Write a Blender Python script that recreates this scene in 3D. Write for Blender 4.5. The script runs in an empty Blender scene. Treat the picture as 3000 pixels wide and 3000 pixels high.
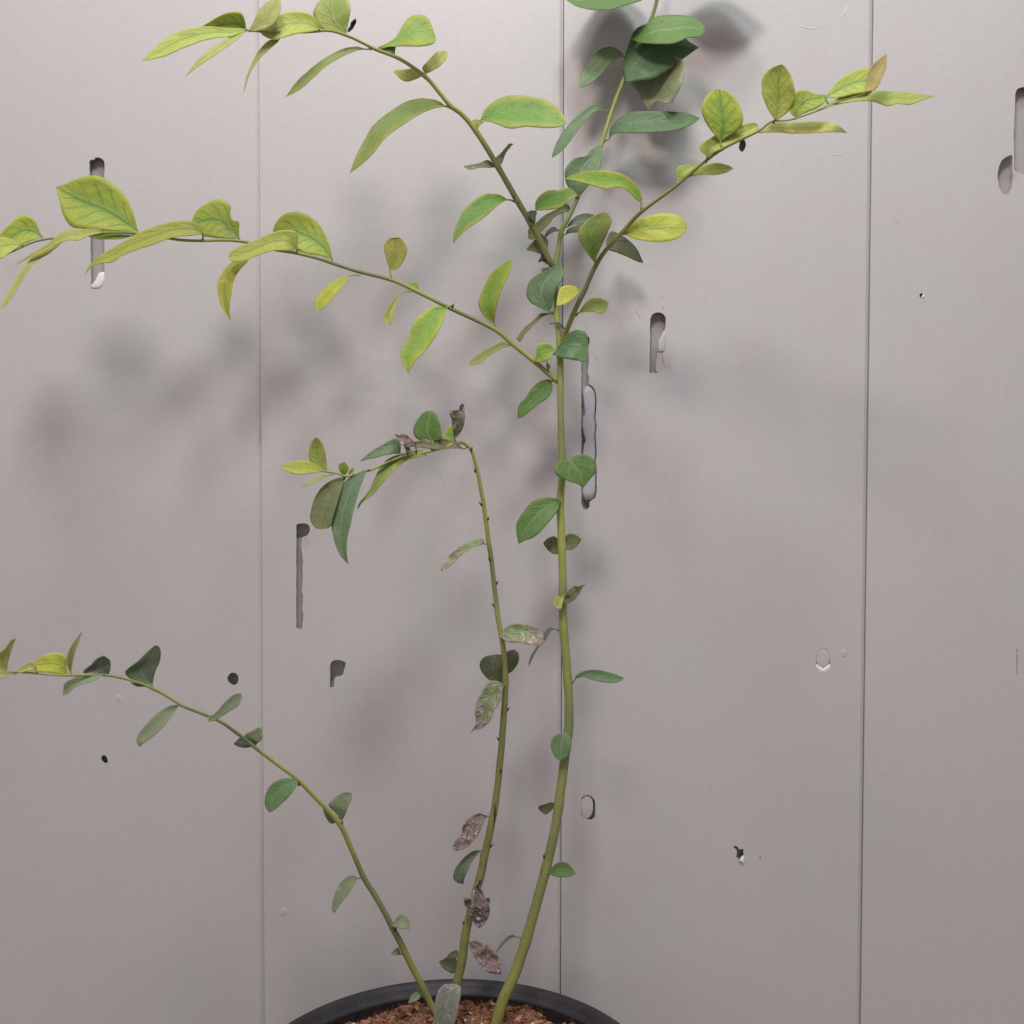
import bpy, bmesh, math, random
from mathutils import Vector, Matrix, noise
from mathutils.geometry import delaunay_2d_cdt
random.seed(7)
scene = bpy.context.scene
C = scene.collection

# ---------------------------------------------------------------- camera
PITCH = math.radians(1.9)
ROLL = math.radians(0.1)
TANH = 0.4714                      # tangent of half the field of view
CAM = Vector((0, -0.70, 0))
cam_d = bpy.data.cameras.new('camera')
cam = bpy.data.objects.new('camera', cam_d)
C.objects.link(cam)
cam.location = CAM
cam_d.sensor_width = 36
cam_d.sensor_fit = 'HORIZONTAL'
cam_d.lens = 18 / TANH
cam_d.clip_start = 0.01
cam_d.clip_end = 50
Rm = Matrix.Rotation(math.radians(90) - PITCH, 3, 'X') @ Matrix.Rotation(ROLL, 3, 'Z')
cam.rotation_euler = Rm.to_euler()
cam_d.dof.use_dof = True
cam_d.dof.focus_distance = 0.655
cam_d.dof.aperture_fstop = 15
scene.camera = cam
scene.render.resolution_x = 1024
scene.render.resolution_y = 1024

# ---------------------------------------------------------------- light: room fill and two lamps above the plant
world = bpy.data.worlds.new('World')
scene.world = world
world.use_nodes = True
bgn = world.node_tree.nodes['Background']
bgn.inputs[0].default_value = (1.0, 0.885, 0.895, 1)
bgn.inputs[1].default_value = 0.445
scene.view_settings.view_transform = 'Standard'
scene.view_settings.look = 'None'
scene.view_settings.exposure = 0
scene.view_settings.gamma = 1

def lamp(name, loc, target, size, power, col):
    l = bpy.data.lights.new(name, 'AREA')
    l.shape = 'RECTANGLE'
    l.size, l.size_y = size
    l.energy = power
    l.color = col
    o = bpy.data.objects.new(name, l)
    C.objects.link(o)
    o.location = loc
    o.rotation_euler = (Vector(target) - Vector(loc)).to_track_quat('-Z', 'Y').to_euler()
    return o
# three tinted tubes side by side, so that the shadows have faintly coloured edges
lamp('grow_lamp', (-0.13, -0.76, 0.84), (0, 0, 0.1), (0.21, 0.20), 5.0, (1.0, 0.86, 0.81))
lamp('grow_lamp', (0.15, -0.62, 0.98), (0, 0, 0.1), (0.14, 0.16), 3.3, (0.78, 1.0, 0.92))
lamp('grow_lamp', (-0.03, -0.46, 1.12), (0, 0, 0.1), (0.14, 0.16), 3.9, (0.97, 0.90, 1.0))

def P(px, py, d):
    """point on the vertical plane d metres in front of the wall, seen at photo pixel px, py"""
    v = Rm @ Vector(((px - 1500) / 1500 * TANH, (1500 - py) / 1500 * TANH, -1))
    t = (-d - CAM.y) / v.y
    return CAM + v * t

# ---------------------------------------------------------------- helpers
def link(name, me, parent=None, mat=None):
    o = bpy.data.objects.new(name, me)
    C.objects.link(o)
    if parent: o.parent = parent
    if mat: me.materials.append(mat)
    return o

def empty(name, loc):
    o = bpy.data.objects.new(name, None)
    C.objects.link(o)
    o.location = loc
    o.empty_display_size = 0.02
    return o

def place(o, parent):
    """parent o to an empty without moving it"""
    o.parent = parent
    base = Vector(parent.location)
    p = parent
    while p.parent:
        p = p.parent
        base = base + Vector(p.location)
    o.location = Vector(o.location) - base

def mesh(name, vs, fs, smooth=True):
    me = bpy.data.meshes.new(name)
    me.from_pydata([tuple(v) for v in vs], [], fs)
    me.polygons.foreach_set('use_smooth', [smooth] * len(me.polygons))
    me.update()
    return me

def crom(pts, n):
    """n points evenly along a Catmull-Rom curve through pts (any dimension)"""
    pts = [tuple(map(float, p)) for p in pts]
    dim = len(pts[0])
    ext = [tuple(2*a-b for a, b in zip(pts[0], pts[1]))] + pts + [tuple(2*a-b for a, b in zip(pts[-1], pts[-2]))]
    dense = []
    for i in range(1, len(ext) - 2):
        p0, p1, p2, p3 = ext[i-1], ext[i], ext[i+1], ext[i+2]
        for k in range(10):
            t = k / 10
            dense.append(tuple(0.5*((2*p1[j]) + (-p0[j]+p2[j])*t + (2*p0[j]-5*p1[j]+4*p2[j]-p3[j])*t*t + (-p0[j]+3*p1[j]-3*p2[j]+p3[j])*t**3) for j in range(dim)))
    dense.append(pts[-1])
    acc = [0]
    for a, b in zip(dense, dense[1:]):
        acc.append(acc[-1] + math.hypot(b[0]-a[0], b[1]-a[1]) + 1e-9)
    out = []
    j = 0
    for i in range(n):
        s = acc[-1] * i / (n - 1)
        while j < len(acc) - 2 and acc[j+1] < s: j += 1
        f = (s - acc[j]) / (acc[j+1] - acc[j])
        out.append(tuple(a + (b-a)*f for a, b in zip(dense[j], dense[j+1])))
    return out

def tube(pts, rad, seg=10, caps=True, jit=0.0):
    vs, fs = [], []
    n = len(pts)
    up = Vector((0.13, -1, 0.07)).normalized()
    for i in range(n):
        t = (pts[min(i+1, n-1)] - pts[max(i-1, 0)]).normalized()
        a = up.cross(t)
        if a.length < 1e-4: a = Vector((1, 0, 0))
        a.normalize()
        b = t.cross(a)
        for k in range(seg):
            w = 2*math.pi*k/seg
            r = rad[i] * (1 + jit*noise.noise(pts[i]*60 + Vector((k, 0, 0))))
            vs.append(pts[i] + (a*math.cos(w) + b*math.sin(w))*r)
    for i in range(n-1):
        for k in range(seg):
            k2 = (k+1) % seg
            fs.append((i*seg+k, i*seg+k2, (i+1)*seg+k2, (i+1)*seg+k))
    if caps:
        vs.append(pts[0]); vs.append(pts[-1])
        a, b = len(vs)-2, len(vs)-1
        for k in range(seg):
            k2 = (k+1) % seg
            fs.append((k2, k, a)); fs.append(((n-1)*seg+k, (n-1)*seg+k2, b))
    return vs, fs

# ---------------------------------------------------------------- materials
def srgb(r, g, b):
    f = lambda c: (c/255)/12.92 if c/255 <= 0.04045 else ((c/255+0.055)/1.055)**2.4
    return (f(r), f(g), f(b), 1)

class NT:
    def __init__(s, name):
        s.m = bpy.data.materials.new(name); s.m.use_nodes = True
        s.t = s.m.node_tree; s.n = s.t.nodes; s.l = s.t.links
        s.n.clear()
        s.out = s.n.new('ShaderNodeOutputMaterial')
    def new(s, typ, **kw):
        nd = s.n.new(typ)
        for k, v in kw.items(): setattr(nd, k, v)
        return nd
    def set(s, sock, v):
        if isinstance(v, bpy.types.NodeSocket): s.l.new(v, sock)
        elif v is not None: sock.default_value = v
    def math(s, op, a, b=None, c=None, clamp=False):
        nd = s.new('ShaderNodeMath', operation=op, use_clamp=clamp)
        s.set(nd.inputs[0], a); s.set(nd.inputs[1], b); s.set(nd.inputs[2], c)
        return nd.outputs[0]
    def mix(s, f, a, b):
        nd = s.new('ShaderNodeMix', data_type='RGBA')
        s.set(nd.inputs[0], f); s.set(nd.inputs[6], a); s.set(nd.inputs[7], b)
        return nd.outputs[2]
    def noise(s, scale, detail=3, vec=None, rough=0.5):
        nd = s.new('ShaderNodeTexNoise')
        nd.inputs['Scale'].default_value = scale; nd.inputs['Detail'].default_value = detail
        nd.inputs['Roughness'].default_value = rough
        if vec is not None: s.l.new(vec, nd.inputs['Vector'])
        return nd.outputs['Fac']
    def ramp(s, fac, a, b):
        nd = s.new('ShaderNodeMapRange', interpolation_type='SMOOTHSTEP')
        s.set(nd.inputs[0], fac); nd.inputs[1].default_value = a; nd.inputs[2].default_value = b
        return nd.outputs[0]
    def obj(s): return s.new('ShaderNodeTexCoord').outputs['Object']
    def bump(s, h, strength, dist):
        nd = s.new('ShaderNodeBump'); nd.inputs['Strength'].default_value = strength
        nd.inputs['Distance'].default_value = dist; s.l.new(h, nd.inputs['Height'])
        return nd.outputs[0]
    def bsdf(s, col, rough, normal=None, spec=0.5):
        nd = s.new('ShaderNodeBsdfPrincipled')
        s.set(nd.inputs['Base Color'], col); s.set(nd.inputs['Roughness'], rough)
        nd.inputs['Specular IOR Level'].default_value = spec
        if normal is not None: s.l.new(normal, nd.inputs['Normal'])
        return nd.outputs[0]
    def end(s, sh): s.l.new(sh, s.out.inputs[0]); return s.m

# old stains round some of the holes, and a painted plant shadow: x, z, radii, strength, colour
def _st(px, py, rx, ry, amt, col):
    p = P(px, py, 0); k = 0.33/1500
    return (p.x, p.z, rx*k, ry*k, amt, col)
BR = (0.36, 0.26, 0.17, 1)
STAINS_AND_SHADE = [_st(1870, 1070, 50, 45, 0.32, BR), _st(1955, 1065, 26, 50, 0.30, BR), _st(1925, 1060, 30, 60, 0.35, (0.3, 0.24, 0.19, 1)),
          _st(1950, 1400, 130, 90, 0.16, (0.46, 0.32, 0.22, 1)), _st(895, 1590, 20, 24, 0.3, BR), _st(35, 790, 50, 60, 0.12, BR),  # first here: warm plant shadow painted into the board colour
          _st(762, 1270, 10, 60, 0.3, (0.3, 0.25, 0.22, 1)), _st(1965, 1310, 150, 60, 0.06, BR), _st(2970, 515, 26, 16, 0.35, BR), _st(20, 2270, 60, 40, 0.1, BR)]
def wall_mat(name, base, tint, rough=0.42):
    t = NT(name); o = t.obj()
    mp = t.new('ShaderNodeMapping'); mp.inputs['Scale'].default_value = (1, 1, 0.35); t.l.new(o, mp.inputs[0])
    n1 = t.noise(9, 3, mp.outputs[0]); n2 = t.noise(240, 2, o); n3 = t.noise(900, 1, o)
    col = t.mix(t.ramp(n1, 0.35, 0.7), base, tint)
    n4 = t.noise(22, 2, o)
    col = t.mix(t.math('MULTIPLY', t.ramp(n4, 0.45, 0.7), 0.5), col, (base[0]*1.01, base[1]*0.955, base[2]*0.965, 1))
    col = t.mix(t.math('MULTIPLY', t.ramp(n2, 0.35, 0.65), 0.06), col, (0.3, 0.3, 0.3, 1))
    col = t.mix(t.math('MULTIPLY', t.ramp(n3, 0.55, 0.75), 0.10), col, (0.9, 0.9, 0.9, 1))
    vo = t.new('ShaderNodeTexVoronoi', feature='F1'); vo.inputs['Scale'].default_value = 28
    t.l.new(o, vo.inputs['Vector'])
    spots = t.math('LESS_THAN', vo.outputs['Distance'], t.math('MULTIPLY', n1, 0.035))
    col = t.mix(t.math('MULTIPLY', spots, 0.45), col, (0.25, 0.22, 0.21, 1))
    for (sx_, sz_, rx_, rz_, amt, sc_) in STAINS_AND_SHADE:
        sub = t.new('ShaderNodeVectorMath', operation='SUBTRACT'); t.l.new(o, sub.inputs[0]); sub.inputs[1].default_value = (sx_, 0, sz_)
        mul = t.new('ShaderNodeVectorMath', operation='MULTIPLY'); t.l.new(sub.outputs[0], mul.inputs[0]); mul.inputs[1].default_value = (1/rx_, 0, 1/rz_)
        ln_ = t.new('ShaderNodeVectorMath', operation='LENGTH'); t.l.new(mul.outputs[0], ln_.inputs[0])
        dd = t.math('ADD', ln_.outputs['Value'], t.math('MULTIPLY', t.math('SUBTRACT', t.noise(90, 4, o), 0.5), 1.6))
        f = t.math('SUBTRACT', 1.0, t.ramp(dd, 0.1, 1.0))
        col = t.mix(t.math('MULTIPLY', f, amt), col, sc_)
    n5 = t.noise(5, 5, mp.outputs[0], 0.65)
    col = t.mix(t.math('MULTIPLY', t.ramp(n5, 0.5, 0.72), 0.13), col, (0.42, 0.38, 0.365, 1))
    h = t.math('ADD', t.math('MULTIPLY', n1, 1.0), t.math('ADD', t.math('MULTIPLY', n2, 0.03), t.math('MULTIPLY', n3, 0.012)))
    r = t.math('ADD', t.math('MULTIPLY', n1, 0.2), rough - 0.1)
    return t.end(t.bsdf(col, r, t.bump(h, 0.5, 0.004), 0.35))

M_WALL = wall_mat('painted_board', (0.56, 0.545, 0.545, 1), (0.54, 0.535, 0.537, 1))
M_BACK = wall_mat('board_cavity', (0.44, 0.41, 0.405, 1), (0.41, 0.39, 0.39, 1), 0.6)
M_CHIP = wall_mat('torn_white_plastic', (0.86, 0.84, 0.85, 1), (0.82, 0.82, 0.83, 1), 0.4)

def leaf_mat(name, body, edge, vein, veinmix, mid, trans=0.35, rough=0.5, edgew=0.35, patch=None, spec=0.35, bumpd=0.0006, gain=1.25):
    """body, edge, vein: linear RGB; UV u across (midrib at .5), v along"""
    K = gain
    g_ = lambda q: tuple(c*0.91 + 0.09*(0.3*q[0]+0.6*q[1]+0.1*q[2]) for c in q[:3])
    body, edge, vein, mid = [g_(q) for q in (body, edge, vein, mid)]
    body, edge, vein, mid = [tuple(min(0.9, c*K) for c in q[:3]) + (1,) for q in (body, edge, vein, mid)]
    if patch: patch = (tuple(min(0.9, c*K) for c in patch[0][:3]) + (1,),) + tuple(patch[1:])
    trans *= 0.7
    t = NT(name)
    uv = t.new('ShaderNodeUVMap'); uv.uv_map = 'UVMap'
    sx = t.new('ShaderNodeSeparateXYZ'); t.l.new(uv.outputs[0], sx.inputs[0])
    u, v = sx.outputs[0], sx.outputs[1]
    oi = t.new('ShaderNodeObjectInfo').outputs['Random']
    o = t.obj()
    off = t.new('ShaderNodeCombineXYZ'); t.l.new(t.math('MULTIPLY', oi, 9.0), off.inputs[0])
    ad = t.new('ShaderNodeVectorMath', operation='ADD'); t.l.new(o, ad.inputs[0]); t.l.new(off.outputs[0], ad.inputs[1])
    n1 = t.noise(70, 4, ad.outputs[0], 0.6); n2 = t.noise(260, 3, ad.outputs[0])
    n3 = t.noise(1100, 2, ad.outputs[0])
    a = t.math('ABSOLUTE', t.math('SUBTRACT', u, 0.5))           # 0 at the midrib, .5 at the margin
    ph = t.math('SUBTRACT', v, t.math('MULTIPLY', t.math('POWER', a, 0.8), 0.5))
    ph = t.math('ADD', ph, t.math('MULTIPLY', t.math('SUBTRACT', n2, 0.5), 0.06))
    fr = t.math('FRACT', t.math('MULTIPLY', ph, 6.5))
    dl = t.math('ABSOLUTE', t.math('SUBTRACT', fr, 0.5))
    lat = t.math('SUBTRACT', 1.0, t.ramp(dl, 0.0, 0.2))
    lat = t.math('MULTIPLY', lat, t.math('SUBTRACT', 1.0, t.ramp(a, 0.28, 0.48)))
    midr = t.math('SUBTRACT', 1.0, t.ramp(a, 0.0, 0.06))
    halo = t.math('SUBTRACT', 1.0, t.ramp(a, 0.0, 0.22))
    col = t.mix(t.ramp(n1, 0.3, 0.7), body, tuple(c*k for c, k in zip(body[:3], (1.18, 1.08, 1.0))) + (1,))
    col = t.mix(t.math('MULTIPLY', t.ramp(n2, 0.35, 0.75), 0.35), col, tuple(c*0.72 for c in body[:3]) + (1,))
    e = t.math('ADD', t.ramp(a, 0.5 - edgew, 0.5), t.math('MULTIPLY', t.ramp(v, 0.55, 1.0), 0.6), clamp=True)
    e = t.math('MULTIPLY', e, t.math('ADD', t.ramp(n1, 0.25, 0.75), 0.25), clamp=True)
    col = t.mix(e, col, edge)
    vm = t.math('MAXIMUM', t.math('MULTIPLY', lat, veinmix*0.75), t.math('MULTIPLY', halo, veinmix*0.55))
    vm = t.math('MULTIPLY', vm, t.math('SUBTRACT', 1.15, t.math('MULTIPLY', v, 0.5)), clamp=True)
    col = t.mix(vm, col, vein)
    col = t.mix(t.math('MULTIPLY', midr, 0.55), col, mid)
    if patch:
        pc, lo, hi, along = patch
        pf = t.math('ADD', n2, t.math('MULTIPLY', v, along))
        pf = t.ramp(pf, lo, hi)
        col = t.mix(pf, col, pc)
        sil = t.ramp(t.math('ADD', t.noise(620, 3, ad.outputs[0]), t.math('MULTIPLY', n2, 0.5)), 0.80, 0.93)
        crs = t.ramp(t.noise(430, 2, ad.outputs[0]), 0.36, 0.28)
        col = t.mix(t.math('MULTIPLY', crs, t.math('MULTIPLY', pf, 0.8)), col, (0.04, 0.03, 0.03, 1))
        col = t.mix(t.math('MULTIPLY', sil, pf), col, (0.55, 0.5, 0.5, 1))
    br = t.math('ADD', t.math('MULTIPLY', oi, 0.26), 0.87)
    hs = t.new('ShaderNodeHueSaturation'); t.l.new(col, hs.inputs['Color']); t.l.new(br, hs.inputs['Value'])
    col = hs.outputs[0]
    h = t.math('ADD', t.math('MULTIPLY', lat, -0.25), t.math('ADD', t.math('MULTIPLY', midr, -0.5), t.math('MULTIPLY', n2, 1.3)))
    h = t.math('ADD', h, t.math('MULTIPLY', n3, 0.4))
    nrm = t.bump(h, 0.55, bumpd)
    b = t.bsdf(col, rough, nrm, spec)
    tr = t.new('ShaderNodeBsdfTranslucent')
    hs2 = t.new('ShaderNodeHueSaturation'); t.l.new(col, hs2.inputs['Color']); hs2.inputs['Saturation'].default_value = 1.15
    t.l.new(hs2.outputs[0], tr.inputs[0]); t.l.new(nrm, tr.inputs['Normal'])
    mx = t.new('ShaderNodeMixShader'); mx.inputs[0].default_value = trans
    t.l.new(b, mx.inputs[1]); t.l.new(tr.outputs[0], mx.inputs[2])
    return t.end(mx.outputs[0])

G = srgb
LM = {
 'lime':      leaf_mat('lime_leaf', G(160,178,78), G(168,180,80), G(124,154,70), 0.6, G(130,158,76), 0.4, gain=1.2),
 'limev':     leaf_mat('lime_veined_leaf', G(156,176,60), G(164,176,56), G(100,146,66), 0.9, G(84,134,72), 0.38, gain=1.24),
 'yellow':    leaf_mat('yellow_leaf', G(168,180,54), G(180,182,56), G(140,164,56), 0.36, G(156,172,66), 0.38, gain=1.24),
 'yellowv':   leaf_mat('yellow_veined_leaf', G(172,176,56), G(182,182,58), G(122,150,60), 0.6, G(134,154,68), 0.38, gain=1.2),
 'pale':      leaf_mat('pale_lime_leaf', G(172,180,104), G(178,182,106), G(140,164,92), 0.36, G(150,168,104), 0.45),
 'palegreen': leaf_mat('pale_green_leaf', G(146,166,88), G(160,170,84), G(118,152,84), 0.36, G(150,168,100), 0.4),
 'olivel':    leaf_mat('light_olive_leaf', G(154,160,78), G(164,164,78), G(124,144,68), 0.36, G(132,148,72), 0.35, gain=1.5),
 'olivev':    leaf_mat('olive_veined_leaf', G(144,156,62), G(148,156,60), G(112,134,52), 0.75, G(104,124,48), 0.33, gain=1.6),
 'limegreen': leaf_mat('lime_green_leaf', G(132,170,60), G(172,180,64), G(104,156,62), 0.36, G(136,172,80), 0.38, gain=1.2),
 'greenb':    leaf_mat('green_yellow_edged_leaf', G(100,146,52), G(156,162,68), G(88,142,62), 0.3, G(112,154,72), 0.33, edgew=0.3, gain=1.24),
 'greeny':    leaf_mat('yellowish_green_leaf', G(120,146,66), G(150,154,72), G(98,136,66), 0.4, G(134,150,82), 0.33, gain=1.24),
 'green':     leaf_mat('mid_green_leaf', G(92,130,62), G(100,134,66), G(84,126,62), 0.12, G(134,160,100), 0.3, gain=1.1),
 'dgreen':    leaf_mat('deep_green_leaf', G(86,122,76), G(92,124,76), G(76,116,74), 0.12, G(120,146,104), 0.26, gain=1.12),
 'bluegreen': leaf_mat('blue_green_leaf', G(98,126,90), G(102,126,86), G(88,122,94), 0.12, G(132,154,126), 0.26),
 'olive':     leaf_mat('olive_leaf', G(104,114,74), G(108,116,70), G(92,108,68), 0.12, G(124,134,92), 0.25),
 'dark':      leaf_mat('dusky_green_leaf', G(90,106,84), G(92,106,80), G(80,98,76), 0.12, G(126,138,112), 0.22),
 'vdark':     leaf_mat('dark_green_leaf', G(76,84,58), G(78,84,56), G(68,78,54), 0.12, G(92,100,74), 0.15),
 'frost':     leaf_mat('frosted_leaf', G(118,130,112), G(136,134,126), G(100,122,92), 0.4, G(146,152,134), 0.2, patch=(G(150,144,140), 0.5, 0.7, 0.0)),
 'frost2':    leaf_mat('powdery_green_leaf', G(118,138,106), G(128,138,110), G(104,130,96), 0.12, G(146,156,130), 0.28, patch=(G(150,148,138), 0.62, 0.85, 0.06)),
 'frost3':    leaf_mat('pale_grey_green_leaf', G(112,124,88), G(128,134,98), G(98,114,80), 0.4, G(126,138,106), 0.22),
 'mauve':     leaf_mat('mauve_brown_leaf', G(112,112,88), G(100,92,84), G(108,104,80), 0.3, G(128,124,100), 0.2, patch=(G(92,82,80), 0.55, 0.85, 0.25), bumpd=0.001),
 'brown':     leaf_mat('brown_green_leaf', G(96,98,62), G(110,100,78), G(84,86,56), 0.3, G(84,84,56), 0.15, patch=(G(88,74,66), 0.6, 0.95, 0.1), bumpd=0.001),
 'dead':      leaf_mat('dead_leaf', G(132,114,108), G(120,100,98), G(108,90,88), 0.4, G(140,128,118), 0.12, rough=0.38, patch=(G(112,94,94), 0.42, 0.62, 0.0), spec=0.6, bumpd=0.0022),
 'deadd':     leaf_mat('dark_dead_leaf', G(100,82,84), G(106,90,92), G(84,68,70), 0.4, G(120,106,104), 0.1, rough=0.38, patch=(G(90,74,78), 0.42, 0.62, 0.0), spec=0.6, bumpd=0.0022),
 'sick':      leaf_mat('half_dead_leaf', G(116,138,92), G(140,128,112), G(104,130,84), 0.4, G(134,148,116), 0.22, rough=0.42, patch=(G(142,124,116), 0.68, 0.84, 0.34), spec=0.5, bumpd=0.0018),
 'pink':      leaf_mat('pinkish_young_leaf', G(180,174,100), G(184,160,118), G(164,166,92), 0.4, G(176,170,110), 0.42),
}

def stem_mat():
    t = NT('stem_bark'); o = t.obj()
    mp = t.new('ShaderNodeMapping'); mp.inputs['Scale'].default_value = (1, 1, 0.09); t.l.new(o, mp.inputs[0])
    n1 = t.noise(20, 3, o); n2 = t.noise(420, 3, mp.outputs[0]); n3 = t.noise(1500, 2, o)
    col = t.mix(t.ramp(n1, 0.36, 0.64), G(158,164,82), G(120,132,88))
    sx = t.new('ShaderNodeSeparateXYZ'); t.l.new(o, sx.inputs[0])
    age_shade = t.new('ShaderNodeAttribute', attribute_type='GEOMETRY', attribute_name='age_shade').outputs['Fac']
    col = t.mix(t.math('MULTIPLY', age_shade, 0.75), col, G(116,116,70))  # older bark, plus leaf shade painted in on the upper shoot
    crack = t.math('MULTIPLY', t.ramp(n2, 0.61, 0.70), age_shade)
    col = t.mix(crack, col, G(70,52,44))
    col = t.mix(t.math('MULTIPLY', t.ramp(n3, 0.5, 0.8), 0.35), col, G(166,164,110))
    return t.end(t.bsdf(col, 0.5, t.bump(t.math('ADD', n2, n3), 0.4, 0.0005), 0.35))
M_STEM = stem_mat()
def flat_mat(name, a, b, sc, rough, bd=0.0004, spec=0.4):
    t = NT(name); o = t.obj(); n = t.noise(sc, 4, o)
    return t.end(t.bsdf(t.mix(t.ramp(n, 0.35, 0.68), a, b), rough, t.bump(n, 0.5, bd), spec))
M_BUD = flat_mat('bud_scale', G(72,48,40), G(96,72,56), 900, 0.6)

# ---------------------------------------------------------------- the wall of white boards
JOINTS = [P(-135, 1500, 0).x, P(766.5, 1500, 0).x, P(1648, 1500, 0).x, P(2541, 1500, 0).x, P(3440, 1500, 0).x]
STEP = JOINTS[2] - JOINTS[1]
JOINTS = [JOINTS[0] - STEP] + JOINTS + [JOINTS[-1] + STEP]
Z0, Z1 = -0.62, 0.62
TH = 0.0016                        # shell thickness of a hollow board
DEEP = 0.0058                      # depth of its inner sheet
# openings cut in the boards, as outlines in photo pixels
def oval(x, y, rx, ry, rot=0, n=18, j=0.0):
    c, s = math.cos(rot), math.sin(rot)
    return [(x + rx*math.cos(a)*c*(1+j*math.sin(3*a+x)) - ry*math.sin(a)*s, y + rx*math.cos(a)*s + ry*math.sin(a)*c*(1+j*math.cos(2*a+y)))
            for a in [2*math.pi*i/n for i in range(n)]]
HOLES = [
 [(261,475),(265,468),(276,467),(280,461),(290,461),(300,466),(306,473),(306,600),(306,800),(305,820),(300,835),(292,844),(280,846),(266,843),(264,600)],
 [(1905,935),(1910,922),(1920,916),(1933,915),(1943,919),(1950,930),(1950,955),(1947,970),(1941,976),(1936,990),(1929,1000),(1927,1022),(1932,1020),(1925,1040),(1922,1058),(1921,1075),(1922,1086),(1928,1092),(1903,1093),(1904,1000)],
 [(1703,1000),(1704,984),(1722,984),(1727,992),(1727,1005),(1724,1015),(1725,1062),(1721,1088),(1726,1105),(1724,1124),(1734,1130),(1741,1140),(1746,1155),(1748,1178),(1745,1215),(1744,1222),(1748,1245),(1747,1262),(1744,1272),(1747,1305),(1748,1330),(1745,1348),(1748,1375),(1748,1405),(1748,1440),(1744,1458),(1730,1468),(1727,1472),(1727,1485),(1719,1494),(1709,1490),(1704,1478),(1703,1300)],
 [(868,1540),(870,1535),(885,1533),(898,1534),(906,1541),(908,1550),(906,1560),(900,1568),(892,1572),(885,1573),(883,1590),(883,1608),(886,1625),(888,1645),(886,1662),(887,1690),(885,1712),(884,1730),(888,1745),(887,1765),(885,1785),(888,1800),(886,1825),(885,1840),(877,1844),(869,1841),(868,1835),(868,1700)],
 [(967,1950),(970,1940),(980,1934),(992,1933),(1004,1936),(1013,1941),(1012,1950),(1008,1962),(1005,1975),(999,1981),(989,1983),(981,1985),(980,1995),(979,2010),(974,2015),(966,2014),(967,1990)],
 oval(683,1989,16.5,18,0,18,0.05),
 oval(306,2225,9,13.5,-0.45,14,0.08),
 [(1704,2338),(1711,2331),(1722,2328),(1733,2333),(1742,2345),(1744,2360),(1744,2385),(1742,2396),(1733,2403),(1722,2402),(1710,2396),(1702,2385),(1700,2360)],
 [(2147,2481),(2153,2478),(2161,2481),(2165,2488),(2178,2487),(2179,2505),(2176,2520),(2170,2527),(2164,2518),(2157,2510),(2159,2500),(2158,2490)],
 [(2226,2510),(2228,2509),(2228,2519),(2226,2519)],
 oval(2412,1935,21.5,38,0.0,22,0.03),
 [(2974,290),(2975,272),(2980,261),(2990,256),(3005,254),(3022,258),(3032,270),(3034,300),(3034,480),(3028,505),(3005,512),(2985,507),(2971,500),(2970,400)],
 [(2963,453),(2967,462),(2967,520),(2964,552),(2958,564),(2946,571),(2935,566),(2926,545),(2922,515),(2926,490),(2935,470),(2948,460)],
 oval(2700,866,6,7.5,0.3,12,0.1),
 [(1043,53),(1044,66),(1039,76),(1034,84),(1026,92),(1017,96),(1019,84),(1026,76),(1027,66),(1035,58)],
 oval(2175,425,10,19,0.15,14,0.08),
 [(2978,1903),(2981,1903),(2981,1940),(2980,1975),(2978,1975),(2979,1940)],
]
def inside(x, z, poly):
    c = False
    n = len(poly)
    for i in range(n):
        a, b = poly[i], poly[(i+1) % n]
        if (a[1] > z) != (b[1] > z) and x < (b[0]-a[0])*(z-a[1])/(b[1]-a[1]) + a[0]: c = not c
    return c
def rough(h, rr=random.Random(11)):
    out = []
    for i in range(len(h)):
        a, b = h[i], h[(i+1) % len(h)]
        n = max(1, int(math.hypot(b[0]-a[0], b[1]-a[1])/9))
        for k in range(n):
            j = 0.0 if min(len(h), 99) < 6 else (0.7 if k else 0.35)
            out.append((a[0]+(b[0]-a[0])*k/n + rr.uniform(-j, j), a[1]+(b[1]-a[1])*k/n + rr.uniform(-j, j)))
    return out
def hole_world(h):
    h = rough(h)
    return [(P(x, y, 0).x, P(x, y, 0).z) for x, y in h]
HW = [hole_world(h) for h in HOLES]

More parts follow.
